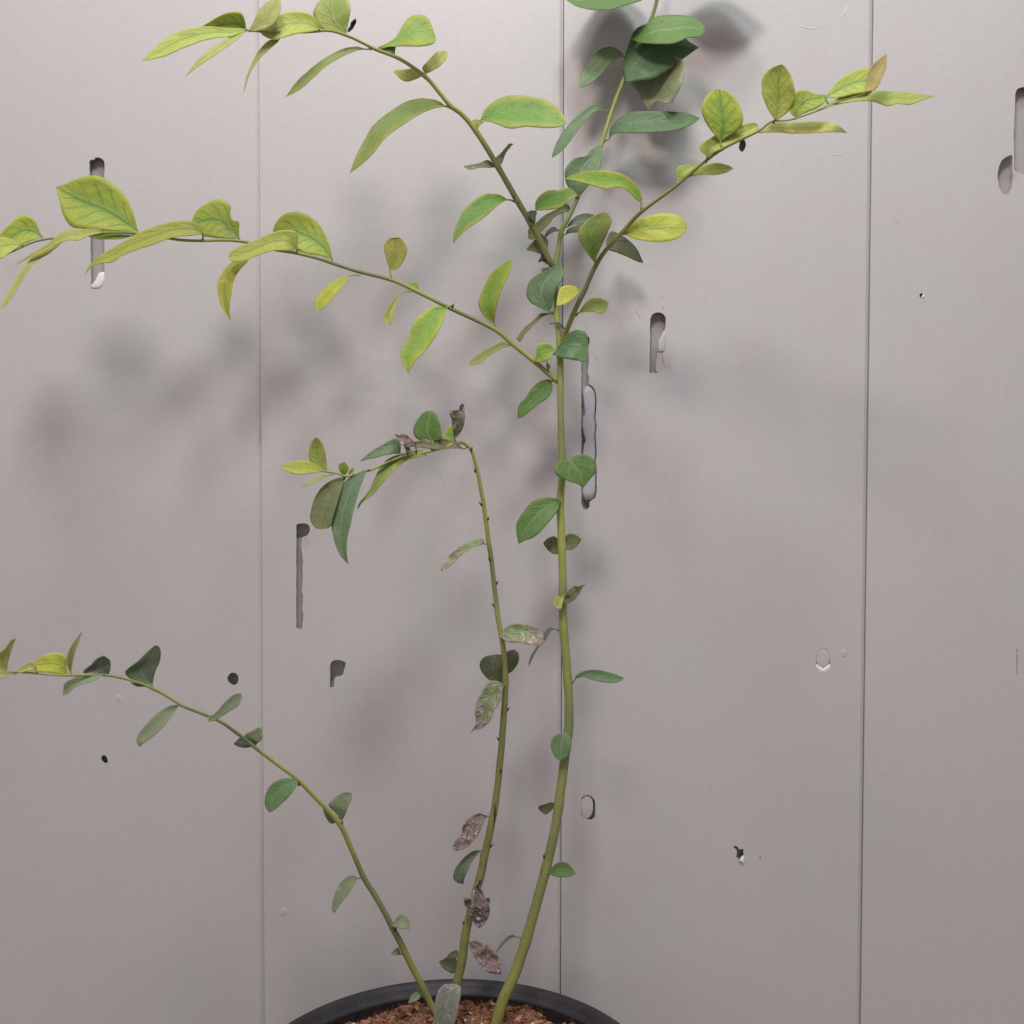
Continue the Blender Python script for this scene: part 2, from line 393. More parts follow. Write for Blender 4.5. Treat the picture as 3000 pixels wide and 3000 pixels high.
def board_mesh(x0, x1, holes):
    bev = 0.0030
    xe = x1 - bev
    verts = []; edges = []
    rect = [(x0, Z0), (xe, Z0), (xe, Z1), (x0, Z1)]
    for loop in [rect] + holes:
        s = len(verts)
        verts += [Vector(p) for p in loop]
        edges += [(s+i, s+(i+1) % len(loop)) for i in range(len(loop))]
    ov, oe, of, *_ = delaunay_2d_cdt(verts, edges, [], 0, 1e-7)
    vs = [(v.x, 0.0, v.y) for v in ov]
    fs = []
    for f in of:
        cx = sum(ov[i].x for i in f)/len(f); cz = sum(ov[i].y for i in f)/len(f)
        if not any(inside(cx, cz, h) for h in holes):
            a, b, c = (Vector(vs[i]) for i in f[:3])
            fs.append(tuple(f) if (b-a).cross(c-a).y < 0 else tuple(reversed(f)))
    front = len(fs)
    # side faces of each opening, with a small worn lip
    for h in holes:
        s = len(vs)
        n = len(h)
        area = sum(h[i][0]*h[(i+1) % n][1] - h[(i+1) % n][0]*h[i][1] for i in range(n))
        hh = h if area > 0 else h[::-1]
        cx = sum(p[0] for p in hh)/n; cz = sum(p[1] for p in hh)/n
        for (x, z) in hh: vs.append((x, 0.0, z))
        for (x, z) in hh: vs.append((x, TH, z))
        for i in range(n):
            j = (i+1) % n
            fs.append((s+i, s+j, s+n+j, s+n+i))
    # right edge: a shallow rounded shoulder, then the joint
    s = len(vs)
    prof = [(xe, 0.0), (xe+bev*0.12, 0.00012), (x1-0.00045, 0.0014), (x1-0.00030, 0.0019), (x1-0.00026, DEEP)]
    for (x, y) in prof:
        vs.append((x, y, Z0)); vs.append((x, y, Z1))
    for i in range(len(prof)-1):
        fs.append((s+2*i, s+2*i+2, s+2*i+3, s+2*i+1))
    s = len(vs)
    for (x, y) in [(x0, 0), (x0, DEEP)]:
        vs.append((x, y, Z0)); vs.append((x, y, Z1))
    fs.append((s, s+1, s+3, s+2))
    me = mesh('board', vs, fs, False)
    return me

wall = empty('wall', (0, 0, 0))
wall['kind'] = 'structure'
wall['label'] = 'pale wall of upright boards with old holes and slots'
boards = []
for i in range(len(JOINTS)-1):
    x0, x1 = JOINTS[i], JOINTS[i+1]
    hs = [h for h in HW if x0 < sum(p[0] for p in h)/len(h) < x1]
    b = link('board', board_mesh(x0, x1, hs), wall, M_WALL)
    boards.append(b)
# the hollow boards: a deep dark back, and inner webs close behind most of the slots
def slab(name, x0, x1, z0, z1, y0, y1, mat):
    vs = [(x0,y0,z0),(x1,y0,z0),(x1,y0,z1),(x0,y0,z1),(x0,y1,z0),(x1,y1,z0),(x1,y1,z1),(x0,y1,z1)]
    return link(name, mesh(name, vs, [(0,1,2,3),(7,6,5,4),(0,4,5,1),(3,2,6,7),(0,3,7,4),(1,5,6,2)], False), wall, mat)
slab('back_sheet', JOINTS[0], JOINTS[-1], Z0, Z1, 0.0098, 0.012, M_CHIP)
for hi in (0, 1, 2, 3, 7, 8, 11):
    h = HW[hi] + (HW[12] if hi == 11 else [])
    xs = [p[0] for p in h]; zs = [p[1] for p in h]
    top = 0.012
    if hi == 3: top = -0.0095      # the web stops below the round head of this slot
    slab('inner_web', min(xs)-0.004, max(xs)+0.004, min(zs)-0.01, max(zs)+top, DEEP, DEEP+0.0008, M_BACK)

def plug(name, poly, d_front, thick, parent, mat, dome=0.0, label=None):
    """a solid piece with this outline filling an opening; its face d_front behind the board face"""
    w = [P(x, y, 0) for x, y in poly]
    cx = sum(p.x for p in w)/len(w); cz = sum(p.z for p in w)/len(w)
    vs = []; fs = []; n = len(w)
    for sc, dd in ((0.0, dome), (0.55, dome*0.8), (0.88, dome*0.35), (1.0, 0.0), (1.0, -thick)):
        for p in w: vs.append((cx+(p.x-cx)*sc, d_front-dd, cz+(p.z-cz)*sc))
    for r in range(4):
        for i in range(n):
            j = (i+1) % n
            fs.append((r*n+i, r*n+j, (r+1)*n+j, (r+1)*n+i))
    me = mesh(name, vs, fs, True)
    bm = bmesh.new(); bm.from_mesh(me); bmesh.ops.remove_doubles(bm, verts=bm.verts, dist=1e-6)
    bmesh.ops.recalc_face_normals(bm, faces=bm.faces); bm.to_mesh(me); bm.free()
    o = link(name, me, parent, mat)
    if label: o['label'] = label
    return o
B_of = lambda px: boards[[i for i in range(len(boards)) if JOINTS[i] < P(px, 1500, 0).x < JOINTS[i+1]][0]]
M_FOAM = wall_mat('grey_filler', (0.52, 0.52, 0.57, 1), (0.46, 0.44, 0.46, 1), 0.5)
plug('plug', oval(1719.5,2365,19.5,34,0,20,0.03), 0.0008, 0.004, B_of(1720), M_WALL, 0.0004, 'loose oval plug in a round hole')
plug('torn_flap', [(2392,1945),(2400,1955),(2412,1959),(2424,1955),(2432,1944),(2431,1958),(2424,1968),(2412,1972),(2400,1968),(2393,1960)], 0.0003, 0.004, B_of(2412), M_CHIP, 0.0004)
plug('plug', oval(2412,1928,20.6,30.5,0,20,0.02), 0.0003, 0.003, B_of(2412), M_WALL, 0.0003, 'oval plug filling a hole almost flush')
plug('filler_strip', [(1708,1148),(1713,1136),(1722,1129),(1732,1132),(1740,1142),(1744,1158),(1745,1180),(1742,1215),(1742,1222),(1745,1245),(1744,1262),(1742,1272),(1744,1305),(1745,1330),(1743,1348),(1745,1375),(1745,1405),(1745,1440),(1741,1456),(1730,1465),(1718,1466),(1709,1458),(1706,1440),(1706,1340),(1712,1300),(1716,1290),(1710,1270),(1706,1245),(1710,1218),(1714,1212),(1711,1180)], 0.0010, 0.006, B_of(1720), M_FOAM, 0.0012, 'pale filler strip filling the long slot')
plug('torn_flap', [(266,843),(268,836),(280,822),(286,808),(290,800),(300,797),(305,797),(305,820),(300,834),(292,843),(280,845)], -0.0003, 0.004, B_of(280), M_CHIP, 0.0006, 'bent white flap at the foot of the slot')
plug('torn_flap', [(2164,2521),(2172,2512),(2177,2507),(2179,2520),(2177,2530),(2172,2524)], -0.0010, 0.002, B_of(2165), M_CHIP, 0.0004, 'small white chip below a jagged hole')
plug('torn_flap', [(2701,868),(2705,862),(2707,867),(2705,873),(2701,874)], -0.0004, 0.002, B_of(2700), M_CHIP, 0.0003, 'tiny white chip at a nail hole')
plug('torn_flap', [(1929,1000),(1936,985),(1946,968),(1950,975),(1950,1000),(1946,1030),(1935,1032),(1927,1030)], -0.0003, 0.0010, B_of(1930), M_WALL, 0.0005, 'peeling film over the edge of the slot')
plug('blister', oval(2473,1913,10,13,0.3,14,0.1), 0.00008, 0.001, B_of(2473), M_WALL, 0.0004)
plug('blister', oval(831,2672,11,14,0.2,14,0.1), 0.00008, 0.001, B_of(831), M_WALL, 0.0004)
plug('blister', oval(346,2045,13,11,0.2,14,0.1), 0.00008, 0.001, B_of(346), M_WALL, 0.0003)
# hair cracks and marks near the right-hand slot
for (x0, y0, x1, y1) in [(1864,911,1878,938),(1940,898,1947,905),(1939,866,1940,876),(1936,1030,1950,1082),(1238-2+510,1105-55,1238+4+510,1058-1)]:
    a, b = P(x0, y0, -0.00), P(x1, y1, 0.0)
    t_, f_ = tube([a + (b-a)*k/3 + Vector((random.uniform(-.0002,.0002), -0.00005, 0)) for k in range(4)], [0.00006, 0.00013, 0.0001, 0.00004], 5)
    link('scratch', mesh('scratch', t_, f_), B_of(x0), M_BUD)
for pts in ([(2335,70),(2355,80),(2380,84),(2405,80)], [(2452,58),(2468,44),(2478,30),(2483,18)], [(2440,452),(2452,453),(2470,452)]):  # arc scratches, their glint put into the white colour of the ridges
    t_, f_ = tube([P(x, y, 0.00005) for x, y in crom(pts, 10)], [0.0001+0.00012*math.sin(math.pi*k/9) for k in range(10)], 6)
    link('scratch', mesh('scratch', t_, f_), B_of(pts[0][0]), M_CHIP)

# ---------------------------------------------------------------- pot
RZ = P(1350, 2864, 0.03).z
PR = 0.110
PC = Vector((P(1338, 2930, 0.06).x, -0.14, RZ))
def pot_mat():
    t = NT('dark_pot_plastic'); o = t.obj()
    n = t.noise(30, 4, o); n2 = t.noise(700, 2, o)
    dust = t.ramp(n2, 0.66, 0.78)
    col = t.mix(t.ramp(n, 0.3, 0.7), G(38,37,41), G(52,50,56))
    col = t.mix(t.math('MULTIPLY', dust, 0.5), col, G(130,118,112))
    return t.end(t.bsdf(col, t.math('ADD', t.math('MULTIPLY', n, 0.2), 0.42), t.bump(n2, 0.3, 0.0004), 0.4))
M_POT = pot_mat()
M_POTIN = flat_mat('black_pot_plastic', G(34,31,34), G(46,42,46), 200, 0.5)
def lathe(name, prof, mat, parent, seg=160, wob=0.0):
    vs = []; fs = []
    m = len(prof)
    for k in range(seg):
        a = 2*math.pi*k/seg
        for (r, z) in prof:
            rr = r*(1 + wob*math.sin(2*a+0.6) + wob*0.5*math.sin(5*a))
            vs.append((rr*math.cos(a), rr*math.sin(a), z))
    for k in range(seg):
        k2 = (k+1) % seg
        for i in range(m-1):
            fs.append((k*m+i, k*m+i+1, k2*m+i+1, k2*m+i))
    me = mesh(name, vs, fs)
    bm = bmesh.new(); bm.from_mesh(me); bmesh.ops.recalc_face_normals(bm, faces=bm.faces); bm.to_mesh(me); bm.free()
    return link(name, me, parent, mat)
pot = empty('plant_pot', (PC.x, PC.y, PC.z - 0.185))
pot['label'] = 'round dark grey plastic nursery pot filled with brown potting mix'
pot['category'] = 'pot'
HZ = 0.185
lathe('rim', [(PR-0.004, HZ-0.018), (PR-0.0012, HZ-0.018), (PR, HZ-0.016), (PR, HZ-0.002), (PR-0.0008, HZ-0.0004), (PR-0.0022, HZ),
              (PR-0.0040, HZ-0.0004), (PR-0.0062, HZ-0.0026), (PR-0.0075, HZ-0.0050), (PR-0.0088, HZ-0.0056), (PR-0.0092, HZ-0.0060), (PR-0.0096, HZ-0.0070)], M_POT, pot, wob=0.002)
lathe('pot_wall', [(PR-0.0093, HZ-0.0066), (PR-0.0099, HZ-0.0175), (PR-0.014, HZ-0.06), (PR-0.030, 0.006), (0.0005, 0.005), (0.0005, 0.0), (PR-0.028, 0.0), (PR-0.0105, HZ-0.06), (PR-0.0045, HZ-0.0185)], M_POTIN, pot, wob=0.002)

# floor under the pot (below the frame)
FZ = PC.z - HZ
M_FLOOR = flat_mat('grey_floor', (0.30, 0.28, 0.27, 1), (0.36, 0.34, 0.33, 1), 6, 0.7, 0.002)
fl = link('floor', mesh('floor', [(-3, -4, FZ-0.002), (3, -4, FZ-0.002), (3, 0.05, FZ-0.002), (-3, 0.05, FZ-0.002)], [(0, 1, 2, 3)], False), None, M_FLOOR)
fl['kind'] = 'structure'
fl['label'] = 'plain grey floor the pot stands on'

# ---------------------------------------------------------------- potting mix: a rough surface with thousands of fibres and chips
def soil_mat():
    t = NT('coir_mix'); o = t.obj()
    n1 = t.noise(160, 4, o); n2 = t.noise(1300, 3, o)
    rnd = t.new('ShaderNodeNewGeometry').outputs['Random Per Island']
    col = t.mix(t.ramp(n1, 0.3, 0.7), G(122,84,68), G(160,116,92))
    col = t.mix(t.ramp(rnd, 0.55, 1.0), col, G(186,142,110))
    col = t.mix(t.math('GREATER_THAN', rnd, 0.955), col, G(226,200,166))
    col = t.mix(t.math('LESS_THAN', rnd, 0.12), col, G(92,62,52))
    return t.end(t.bsdf(col, 0.85, t.bump(n2, 0.7, 0.0008), 0.2))
M_SOIL = soil_mat()
SR = PR - 0.0105
def soil_h(x, y):
    r = math.hypot(x, y)
    h = 0.0045*noise.noise(Vector((x*28, y*28, 3))) + 0.0028*noise.noise(Vector((x*80, y*80, 7))) + 0.0014*noise.noise(Vector((x*230, y*230, 1)))
    return -0.0092 + 0.003*(1 - (r/SR)**2) + h*1.15 - 0.003*max(0, (r/SR-0.85)/0.15)
sv = []; sf = []
rings, seg = 70, 180
sv.append((0, 0, soil_h(0, 0)))
for i in range(1, rings+1):
    r = SR*i/rings
    for k in range(seg):
        a = 2*math.pi*k/seg
        x, y = r*math.cos(a), r*math.sin(a)
        sv.append((x, y, soil_h(x, y)))
for k in range(seg): sf.append((0, 1+k, 1+(k+1) % seg))
for i in range(rings-1):
    for k in range(seg):
        a, b = 1+i*seg+k, 1+i*seg+(k+1) % seg
        sf.append((a, a+seg, b+seg, b))
rnd = random.Random(3)
def chip(cx, cy, L, W, H):
    z = soil_h(cx, cy) + rnd.uniform(-0.2, 0.9)*H
    yaw = rnd.uniform(0, math.pi*2); pit = rnd.gauss(0, 0.45)
    R = Matrix.Rotation(yaw, 3, 'Z') @ Matrix.Rotation(pit, 3, 'Y') @ Matrix.Rotation(rnd.uniform(0, 3), 3, 'X')
    s = len(sv)
    for (a, b, c) in [(-1, 0, 0), (-.3, 1, .2), (-.2, -.9, .3), (-.1, .1, 1), (.4, .8, -.3), (.3, -.8, -.2), (.2, 0, .9), (1, .1, 0)]:
        v = R @ Vector((a*L*rnd.uniform(.8, 1.1), b*W*rnd.uniform(.6, 1.2), c*H*rnd.uniform(.6, 1.2)))
        sv.append((cx+v.x, cy+v.y, z+v.z))
    for f in [(0,2,3),(0,3,1),(0,1,2),(1,3,6),(1,6,4),(2,6,3),(2,5,6),(4,6,7),(5,7,6),(1,4,5),(1,5,2),(4,7,5)]:
        sf.append(tuple(s+i for i in f))
def fibre(cx, cy, L, W):
    z = soil_h(cx, cy)
    yaw = rnd.uniform(0, math.pi*2); el = abs(rnd.gauss(0.2, 0.45))
    dr = Vector((math.cos(yaw)*math.cos(el), math.sin(yaw)*math.cos(el), math.sin(el)))
    s = len(sv); side = dr.cross(Vector((rnd.uniform(-1, 1), rnd.uniform(-1, 1), 0.3))).normalized()
    up = dr.cross(side)
    bend = rnd.uniform(-.35, .35)
    for k in range(4):
        f = k/3
        p = Vector((cx, cy, z-0.0004)) + dr*L*f + side*bend*L*f*f
        w = W*(1-0.7*f)
        for q in range(3):
            a = q*2.094
            v = p + (side*math.cos(a) + up*math.sin(a))*w
            sv.append(tuple(v))
    for k in range(3):
        for q in range(3):
            q2 = (q+1) % 3
            sf.append((s+k*3+q, s+k*3+q2, s+k*3+3+q2, s+k*3+3+q))
def soil_pt():
    while True:
        x, y = rnd.uniform(-SR, SR), rnd.uniform(-SR*0.1, SR) if rnd.random() < 0.75 else rnd.uniform(-SR, SR)
        if math.hypot(x, y) < SR*0.985: return x, y
for _ in range(12000):
    x, y = soil_pt(); s = rnd.lognormvariate(0, 0.5)*0.00080
    chip(x, y, s*rnd.uniform(1, 2.2), s*rnd.uniform(.5, 1), s*rnd.uniform(.35, .8))
for _ in range(11000):
    x, y = soil_pt()
    fibre(x, y, rnd.uniform(0.0015, 0.006), rnd.uniform(0.00007, 0.0002))
for _ in range(110):
    x, y = soil_pt(); chip(x, y, rnd.uniform(.002, .0050), rnd.uniform(.0008, .0016), rnd.uniform(.0004, .0009))
soil = link('potting_mix', mesh('potting_mix', sv, sf, False), None, M_SOIL)
soil.location = (PC.x, PC.y, PC.z)
soil['kind'] = 'stuff'
soil['label'] = 'reddish brown coir potting mix with pale chips inside the pot'
soil['category'] = 'soil'

# ---------------------------------------------------------------- the shrub
LEAVES = [
('UL','lime',0,14,.3,.2,(722,85),[(673,82),(590,77),(532,89),(490,108),(457,137)],[(685,106),(664,108),(606,116),(532,143),(478,166)],(413,180),None),
('UL','limev',-4,4,.2,-.3,(722,85),[(716,54),(704,36),(673,35),(640,48)],[(698,97),(652,104),(615,97)],(590,79),None),
('UL','pale',0,10,.4,.4,(722,91),[(689,101),(652,120),(606,149),(573,182)],[(698,112),(664,137),(623,166),(586,190)],(543,224),None),
('UL','pale',-3,-6,.2,.1,(729,89),[(743,62),(760,29),(780,8),(801,-4)],[(764,89),(797,75),(818,46),(823,17)],(818,-12),None),
('UL','olivev',3,14,.5,.3,(936,85),[(931,66),(909,41),(876,32),(842,34),(818,46),(789,62)],[(913,93),(871,99),(830,110),(797,115),(772,104)],(758,91),None),
('UL','pale',-3,5,.5,.2,(818,116),[(789,118),(760,145),(739,182),(722,224)],[(813,124),(784,149),(755,178),(731,219)],(713,273),None),
('UL','palegreen',-3,-8,.2,-.2,(1014,99),[(963,91),(934,79),(917,41),(929,12),(950,-8)],[(1020,66),(1027,25),(1020,0),(1004,-12)],(979,-21),None),
('UL','palegreen',0,12,.5,.4,(1074,145),[(1045,136),(1004,143),(958,166),(913,199),(876,232),(855,257)],[(1045,148),(1004,165),(954,195),(913,232),(880,261)],(837,284),(1089,146)),
('UL','limegreen',-2,-6,.3,.3,(1109,139),[(1156,112),(1178,76),(1199,51),(1232,43),(1257,58)],[(1159,136),(1203,136),(1236,136),(1272,127)],(1277,109),None),
('UL','green',1,2,.3,.2,(1156,165),[(1127,159),(1105,149)],[(1158,145),(1156,137)],(1096,142),None),
('UL','olivel',-3,-6,.3,.2,(1246,217),[(1237,199),(1254,178),(1279,152),(1297,148)],[(1268,207),(1290,192),(1308,170),(1311,156)],(1306,149),None),
('UL','olivel',-4,-6,.3,.2,(1241,214),[(1217,201),(1188,203),(1159,205)],[(1232,225),(1207,236),(1185,238),(1167,226)],(1153,212),None),
('UL','greeny',0,16,.5,.5,(1306,312),[(1283,295),(1236,288),(1188,299),(1134,333),(1091,370),(1069,409),(1043,457)],[(1268,319),(1225,337),(1174,370),(1127,406),(1094,449),(1058,482)],(1024,509),(1321,318)),
('UL','greenb',0,10,.4,.4,(1408,352),[(1417,326),(1442,301),(1475,284),(1511,278),(1551,282),(1601,293),(1638,319),(1652,341)],[(1442,359),(1467,368),(1496,377),(1543,371),(1594,375),(1634,373)],(1660,362),(1393,380)),
('UL','olivel',1,2,.3,.1,(1395,384),[(1384,370),(1375,357)],[(1406,366),(1417,357)],(1397,349),None),
('UL','frost2',-3,-4,.3,.3,(1453,490),[(1431,469),(1402,478),(1362,486)],[(1435,491),(1406,491),(1380,497)],(1361,491),None),
('UL','frost2',-3,-6,.3,-.3,(1462,489),[(1449,467),(1467,449),(1482,431),(1493,420)],[(1471,478),(1482,449),(1496,431)],(1504,422),None),
('UL','greenb',0,12,.5,.4,(1488,585),[(1466,571),(1441,567),(1416,569),(1387,588),(1358,617),(1341,650),(1329,683)],[(1466,596),(1441,617),(1412,642),(1379,663),(1354,683)],(1327,714),(1509,592)),
('UL','greenb',4,8,.4,.3,(1569,617),[(1569,592),(1586,569),(1611,557),(1640,557),(1660,549),(1681,559)],[(1606,615),(1640,609),(1664,592),(1681,580)],(1693,573),(1565,654)),
('UL','dark',3,5,.3,.2,(1565,649),[(1553,640),(1544,625)],[(1569,634),(1573,621)],(1557,616),None),
('M','olive',-4,-8,.5,.3,(1675,617),[(1660,596),(1631,613),(1598,629),(1569,654),(1548,671)],[(1652,623),(1627,634),(1606,658),(1586,679),(1565,700)],(1548,700),None),
('M','dark',-2,2,.4,.3,(1642,677),[(1623,665),(1606,673),(1596,689)],[(1627,678),(1613,684)],(1598,696),None),
('UL','olive',-3,-7,.3,.3,(1586,745),[(1565,737),(1543,731),(1557,712),(1569,700)],[(1602,729),(1606,708),(1598,696)],(1586,683),None),
('UL','brown',-2,2,.3,.3,(1602,774),[(1586,764),(1577,771),(1584,749)],[(1606,754),(1608,741)],(1590,731),None),
('UL','dark',-2,2,.3,.3,(1608,785),[(1590,786),(1586,790)],[(1604,793)],(1588,796),None),
('M','dark',-3,-6,.3,.3,(1660,667),[(1673,646),(1693,631),(1718,625),(1739,629)],[(1681,658),(1706,656),(1727,646)],(1747,633),None),
('M','vdark',-2,-3,.3,.6,(1655,688),[(1664,671),(1689,660),(1714,658)],[(1669,683),(1693,680),(1710,673)],(1724,663),None),
('RB','greeny',4,10,.4,.2,(1743,771),[(1722,745),(1702,712),(1693,683),(1706,658),(1735,634),(1764,622)],[(1751,745),(1768,708),(1784,671),(1792,646)],(1782,626),None),
('M','vdark',-8,-12,.3,.3,(1776,704),[(1789,679),(1809,683),(1838,700),(1863,725),(1876,749)],[(1780,729),(1809,741),(1842,754),(1867,766)],(1885,771),None),
('RB','yellow',0,8,.3,.3,(1828,687),[(1842,663),(1871,644),(1913,629),(1954,624),(1992,634),(2010,654)],[(1855,698),(1892,706),(1934,709),(1975,702),(2000,687)],(2012,671),None),
('RB','limegreen',0,18,.5,.5,(1879,596),[(1880,576),(1867,547),(1838,518),(1797,503),(1747,499),(1706,505),(1677,513)],[(1859,580),(1838,559),(1805,547),(1776,555),(1731,542),(1685,530)],(1654,523),(1879,617)),
('M','bluegreen',3,4,.4,.1,(1698,575),[(1673,559),(1655,526),(1659,489),(1685,462),(1714,458),(1731,439)],[(1718,551),(1749,513),(1762,476),(1765,439)],(1757,423),None),
('M','bluegreen',0,8,.4,.5,(1827,166),[(1818,151),(1789,137),(1755,147),(1722,182),(1702,215)],[(1809,170),(1784,190),(1755,224),(1727,246)],(1697,257),(1831,172)),
('M','bluegreen',0,10,.5,.4,(1768,323),[(1760,304),(1731,308),(1706,327),(1673,356),(1644,393),(1623,435)],[(1739,331),(1714,356),(1685,393),(1660,427),(1635,451)],(1616,463),(1780,329)),
('M','dgreen',-3,2,.4,.4,(1784,408),[(1789,373),(1813,348),(1847,329),(1900,325),(1963,327),(2012,331),(2037,340)],[(1801,391),(1859,390),(1913,388),(1963,385),(2004,375),(2033,360)],(2052,346),(1767,418)),
('M','green',9,17,.4,.5,(1850,115),[(1875,98),(1901,62),(1926,47),(1962,43),(2009,45),(2046,58),(2063,76)],[(1875,125),(1926,129),(1977,127),(2013,111),(2049,109)],(2065,92),None),
('M','dgreen',2,5,.25,.2,(1829,226),[(1825,188),(1839,138),(1861,87),(1908,69),(1980,87),(2015,118)],[(1832,241),(1868,237),(1908,232),(1937,217),(1970,196),(2004,170)],(2048,139),None),
('M','frost3',-2,2,.5,.8,(1926,156),[(1868,217),(1846,243),(1864,264),(1883,297),(1897,319)],[(2000,174),(2002,217),(1993,257),(1977,286),(1961,304),(1922,294)],(1904,321),None),
('M','green',12,12,.2,2.3,(1905,-25),[(1880,0),(1838,14),(1793,26),(1747,30),(1706,23),(1681,14)],[(1880,-46),(1797,-54),(1714,-25),(1681,-8)],(1659,0),None),
('M','olive',4,5,.2,0.9,(1962,-33),[(1999,-22),(2053,-9),(2107,-7),(2172,-14)],[(1999,-54),(2071,-76),(2143,-72)],(2230,-36),None),
('M','bluegreen',3,6,.3,.2,(1607,914),[(1578,900),(1553,885),(1542,860),(1551,823),(1578,802),(1607,790)],[(1619,893),(1628,852),(1648,815),(1648,782)],(1638,765),None),
('M','olive',-2,4,.5,.3,(1619,920),[(1586,918),(1566,935),(1537,960),(1520,980),(1513,993)],[(1595,925),(1566,951),(1541,976),(1528,997)],(1521,1002),None),
('RB','yellow',0,8,.3,.3,(1700,852),[(1686,840),(1665,836),(1644,842),(1634,864)],[(1686,869),(1665,887),(1648,893)],(1630,896),None),
('RB','greeny',0,6,.4,.3,(1696,916),[(1711,893),(1731,875),(1752,873),(1773,879)],[(1715,914),(1740,914),(1760,919),(1775,910)],(1784,889),(1687,927)),
('M','dark',3,4,.3,.1,(1613,948),[(1632,943),(1648,953)],[(1632,953),(1648,962)],(1659,967),None),
('M','dgreen',5,9,.3,.2,(1622,1038),[(1644,1001),(1665,976),(1690,967),(1711,970),(1721,984),(1724,1013)],[(1648,1049),(1682,1055),(1702,1058)],(1721,1062),None),
('ML','limegreen',3,6,.3,.1,(1566,1058),[(1572,1034),(1574,1009),(1599,1005),(1615,1013)],[(1582,1062),(1603,1057),(1617,1042)],(1626,1025),None),
('ML','limegreen',1,2,.3,.1,(1608,1087),[(1600,1073)],[(1612,1073)],(1603,1059),None),
('ML','green',-2,-4,.3,.3,(1616,1117),[(1607,1111),(1586,1115),(1561,1134),(1541,1163),(1520,1187)],[(1618,1142),(1603,1167),(1578,1183),(1557,1200),(1533,1220)],(1515,1227),(1626,1117)),
('ML','limegreen',0,6,.4,.3,(1450,953),[(1420,927),(1402,898),(1404,873),(1423,831),(1437,802),(1470,773)],[(1450,922),(1462,873),(1478,831),(1493,798),(1500,773)],(1500,762),None),
('ML','limegreen',2,12,.4,.2,(1309,902),[(1280,895),(1251,908),(1222,931),(1205,960),(1193,997),(1174,1030),(1180,1067)],[(1300,935),(1280,980),(1251,1022),(1218,1055),(1203,1080)],(1196,1097),(1326,895)),
('ML','greeny',0,6,.5,.4,(1495,1013),[(1474,1001),(1445,1013),(1412,1030),(1383,1051)],[(1470,1020),(1445,1034),(1420,1053),(1400,1067)],(1373,1069),None),
('ML','olivel',-1,4,.5,.1,(1142,792),[(1131,757),(1124,724),(1135,703),(1145,697)],[(1164,786),(1182,765),(1193,732),(1184,707),(1168,695)],(1155,698),(1148,820)),
('ML','limegreen',-2,-3,.3,.1,(1227,849),[(1224,831),(1211,826)],[(1209,848)],(1196,837),None),
('ML','olivel',1,6,.5,.3,(1189,853),[(1164,864),(1139,898),(1124,927),(1129,947)],[(1172,864),(1160,893),(1151,927),(1149,947)],(1144,952),(1203,857)),
('ML','yellow',0,6,.4,.3,(1025,808),[(990,817),(961,835),(944,852),(924,875),(924,895)],[(1006,835),(982,864),(957,893),(944,906)],(932,911),(1055,807)),
('ML','limev',-2,-6,.3,.2,(974,762),[(967,724),(948,678),(924,645),(886,624),(853,621),(824,633),(806,657),(799,686)],[(932,748),(895,744),(866,732),(833,715)],(806,699),None),
('ML','olivev',4,14,.5,.4,(871,733),[(871,683),(842,673),(797,681),(747,704),(706,720),(675,739)],[(838,735),(797,735),(747,752),(714,764),(685,767)],(669,754),None),
('ML','yellowv',-1,6,.5,.2,(729,762),[(687,764),(667,777),(650,802),(637,831),(640,864),(650,901)],[(720,773),(700,793),(683,827),(679,860),(673,889),(673,918)],(676,941),None),
('ML','limev',-2,-5,.3,.2,(701,699),[(700,673),(700,648),(683,645),(674,626),(677,604),(658,588),(634,583),(600,599),(571,624)],[(663,699),(621,696),(592,690)],(559,665),None),
('ML','olivev',3,16,.5,.4,(596,686),[(584,657),(547,646),(497,651),(447,665),(398,686),(356,711),(306,740),(273,764),(257,785)],[(559,690),(505,696),(447,717),(385,737),(352,752),(331,769),(298,771),(269,781)],(248,807),None),
('ML','limev',-2,2,.25,.1,(404,677),[(389,619),(364,570),(331,539),(298,518),(265,514),(228,522),(195,537)],[(360,678),(306,677),(257,671),(211,665),(186,632),(174,586)],(164,548),None),
('ML','limegreen',-2,1,.3,.1,(393,689),[(352,686),(306,686)],[(356,700),(315,701),(282,700)],(257,692),None),
('ML','olivel',3,18,.5,.4,(305,680),[(280,671),(233,671),(205,671),(175,685),(140,713),(105,736),(77,753)],[(256,692),(233,704),(198,704),(163,718),(128,739),(89,755),(70,764)],(44,776),None),
('ML','olivel',2,22,.5,.4,(186,706),[(130,734),(93,757),(65,790),(35,839),(12,878)],[(149,739),(105,767),(79,797),(49,850),(21,888)],(0,905),None),
('ML','limev',-2,2,.3,.1,(122,693),[(112,666),(100,643),(77,629),(56,634),(30,655),(0,687)],[(89,706),(70,715),(47,729),(19,741)],(-14,722),None),
('ML','olivev',4,12,.4,.3,(61,718),[(35,701),(0,694),(-23,699)],[(35,736),(19,746),(0,760),(-19,762)],(-42,760),None),
('RB','lime',-2,2,.3,.3,(1985,531),[(1982,494),(2007,484),(2035,482)],[(2007,517),(2030,496)],(2054,480),None),
('RB','lime',0,8,.4,.3,(2016,519),[(2054,489),(2096,477),(2133,484)],[(2049,512),(2100,512),(2128,505)],(2149,494),None),
('RB','limev',-2,2,.2,.1,(2110,415),[(2079,377),(2061,345),(2055,312),(2072,279),(2096,263)],[(2152,387),(2173,368),(2176,335),(2161,298),(2142,275),(2124,266)],(2107,262),None),
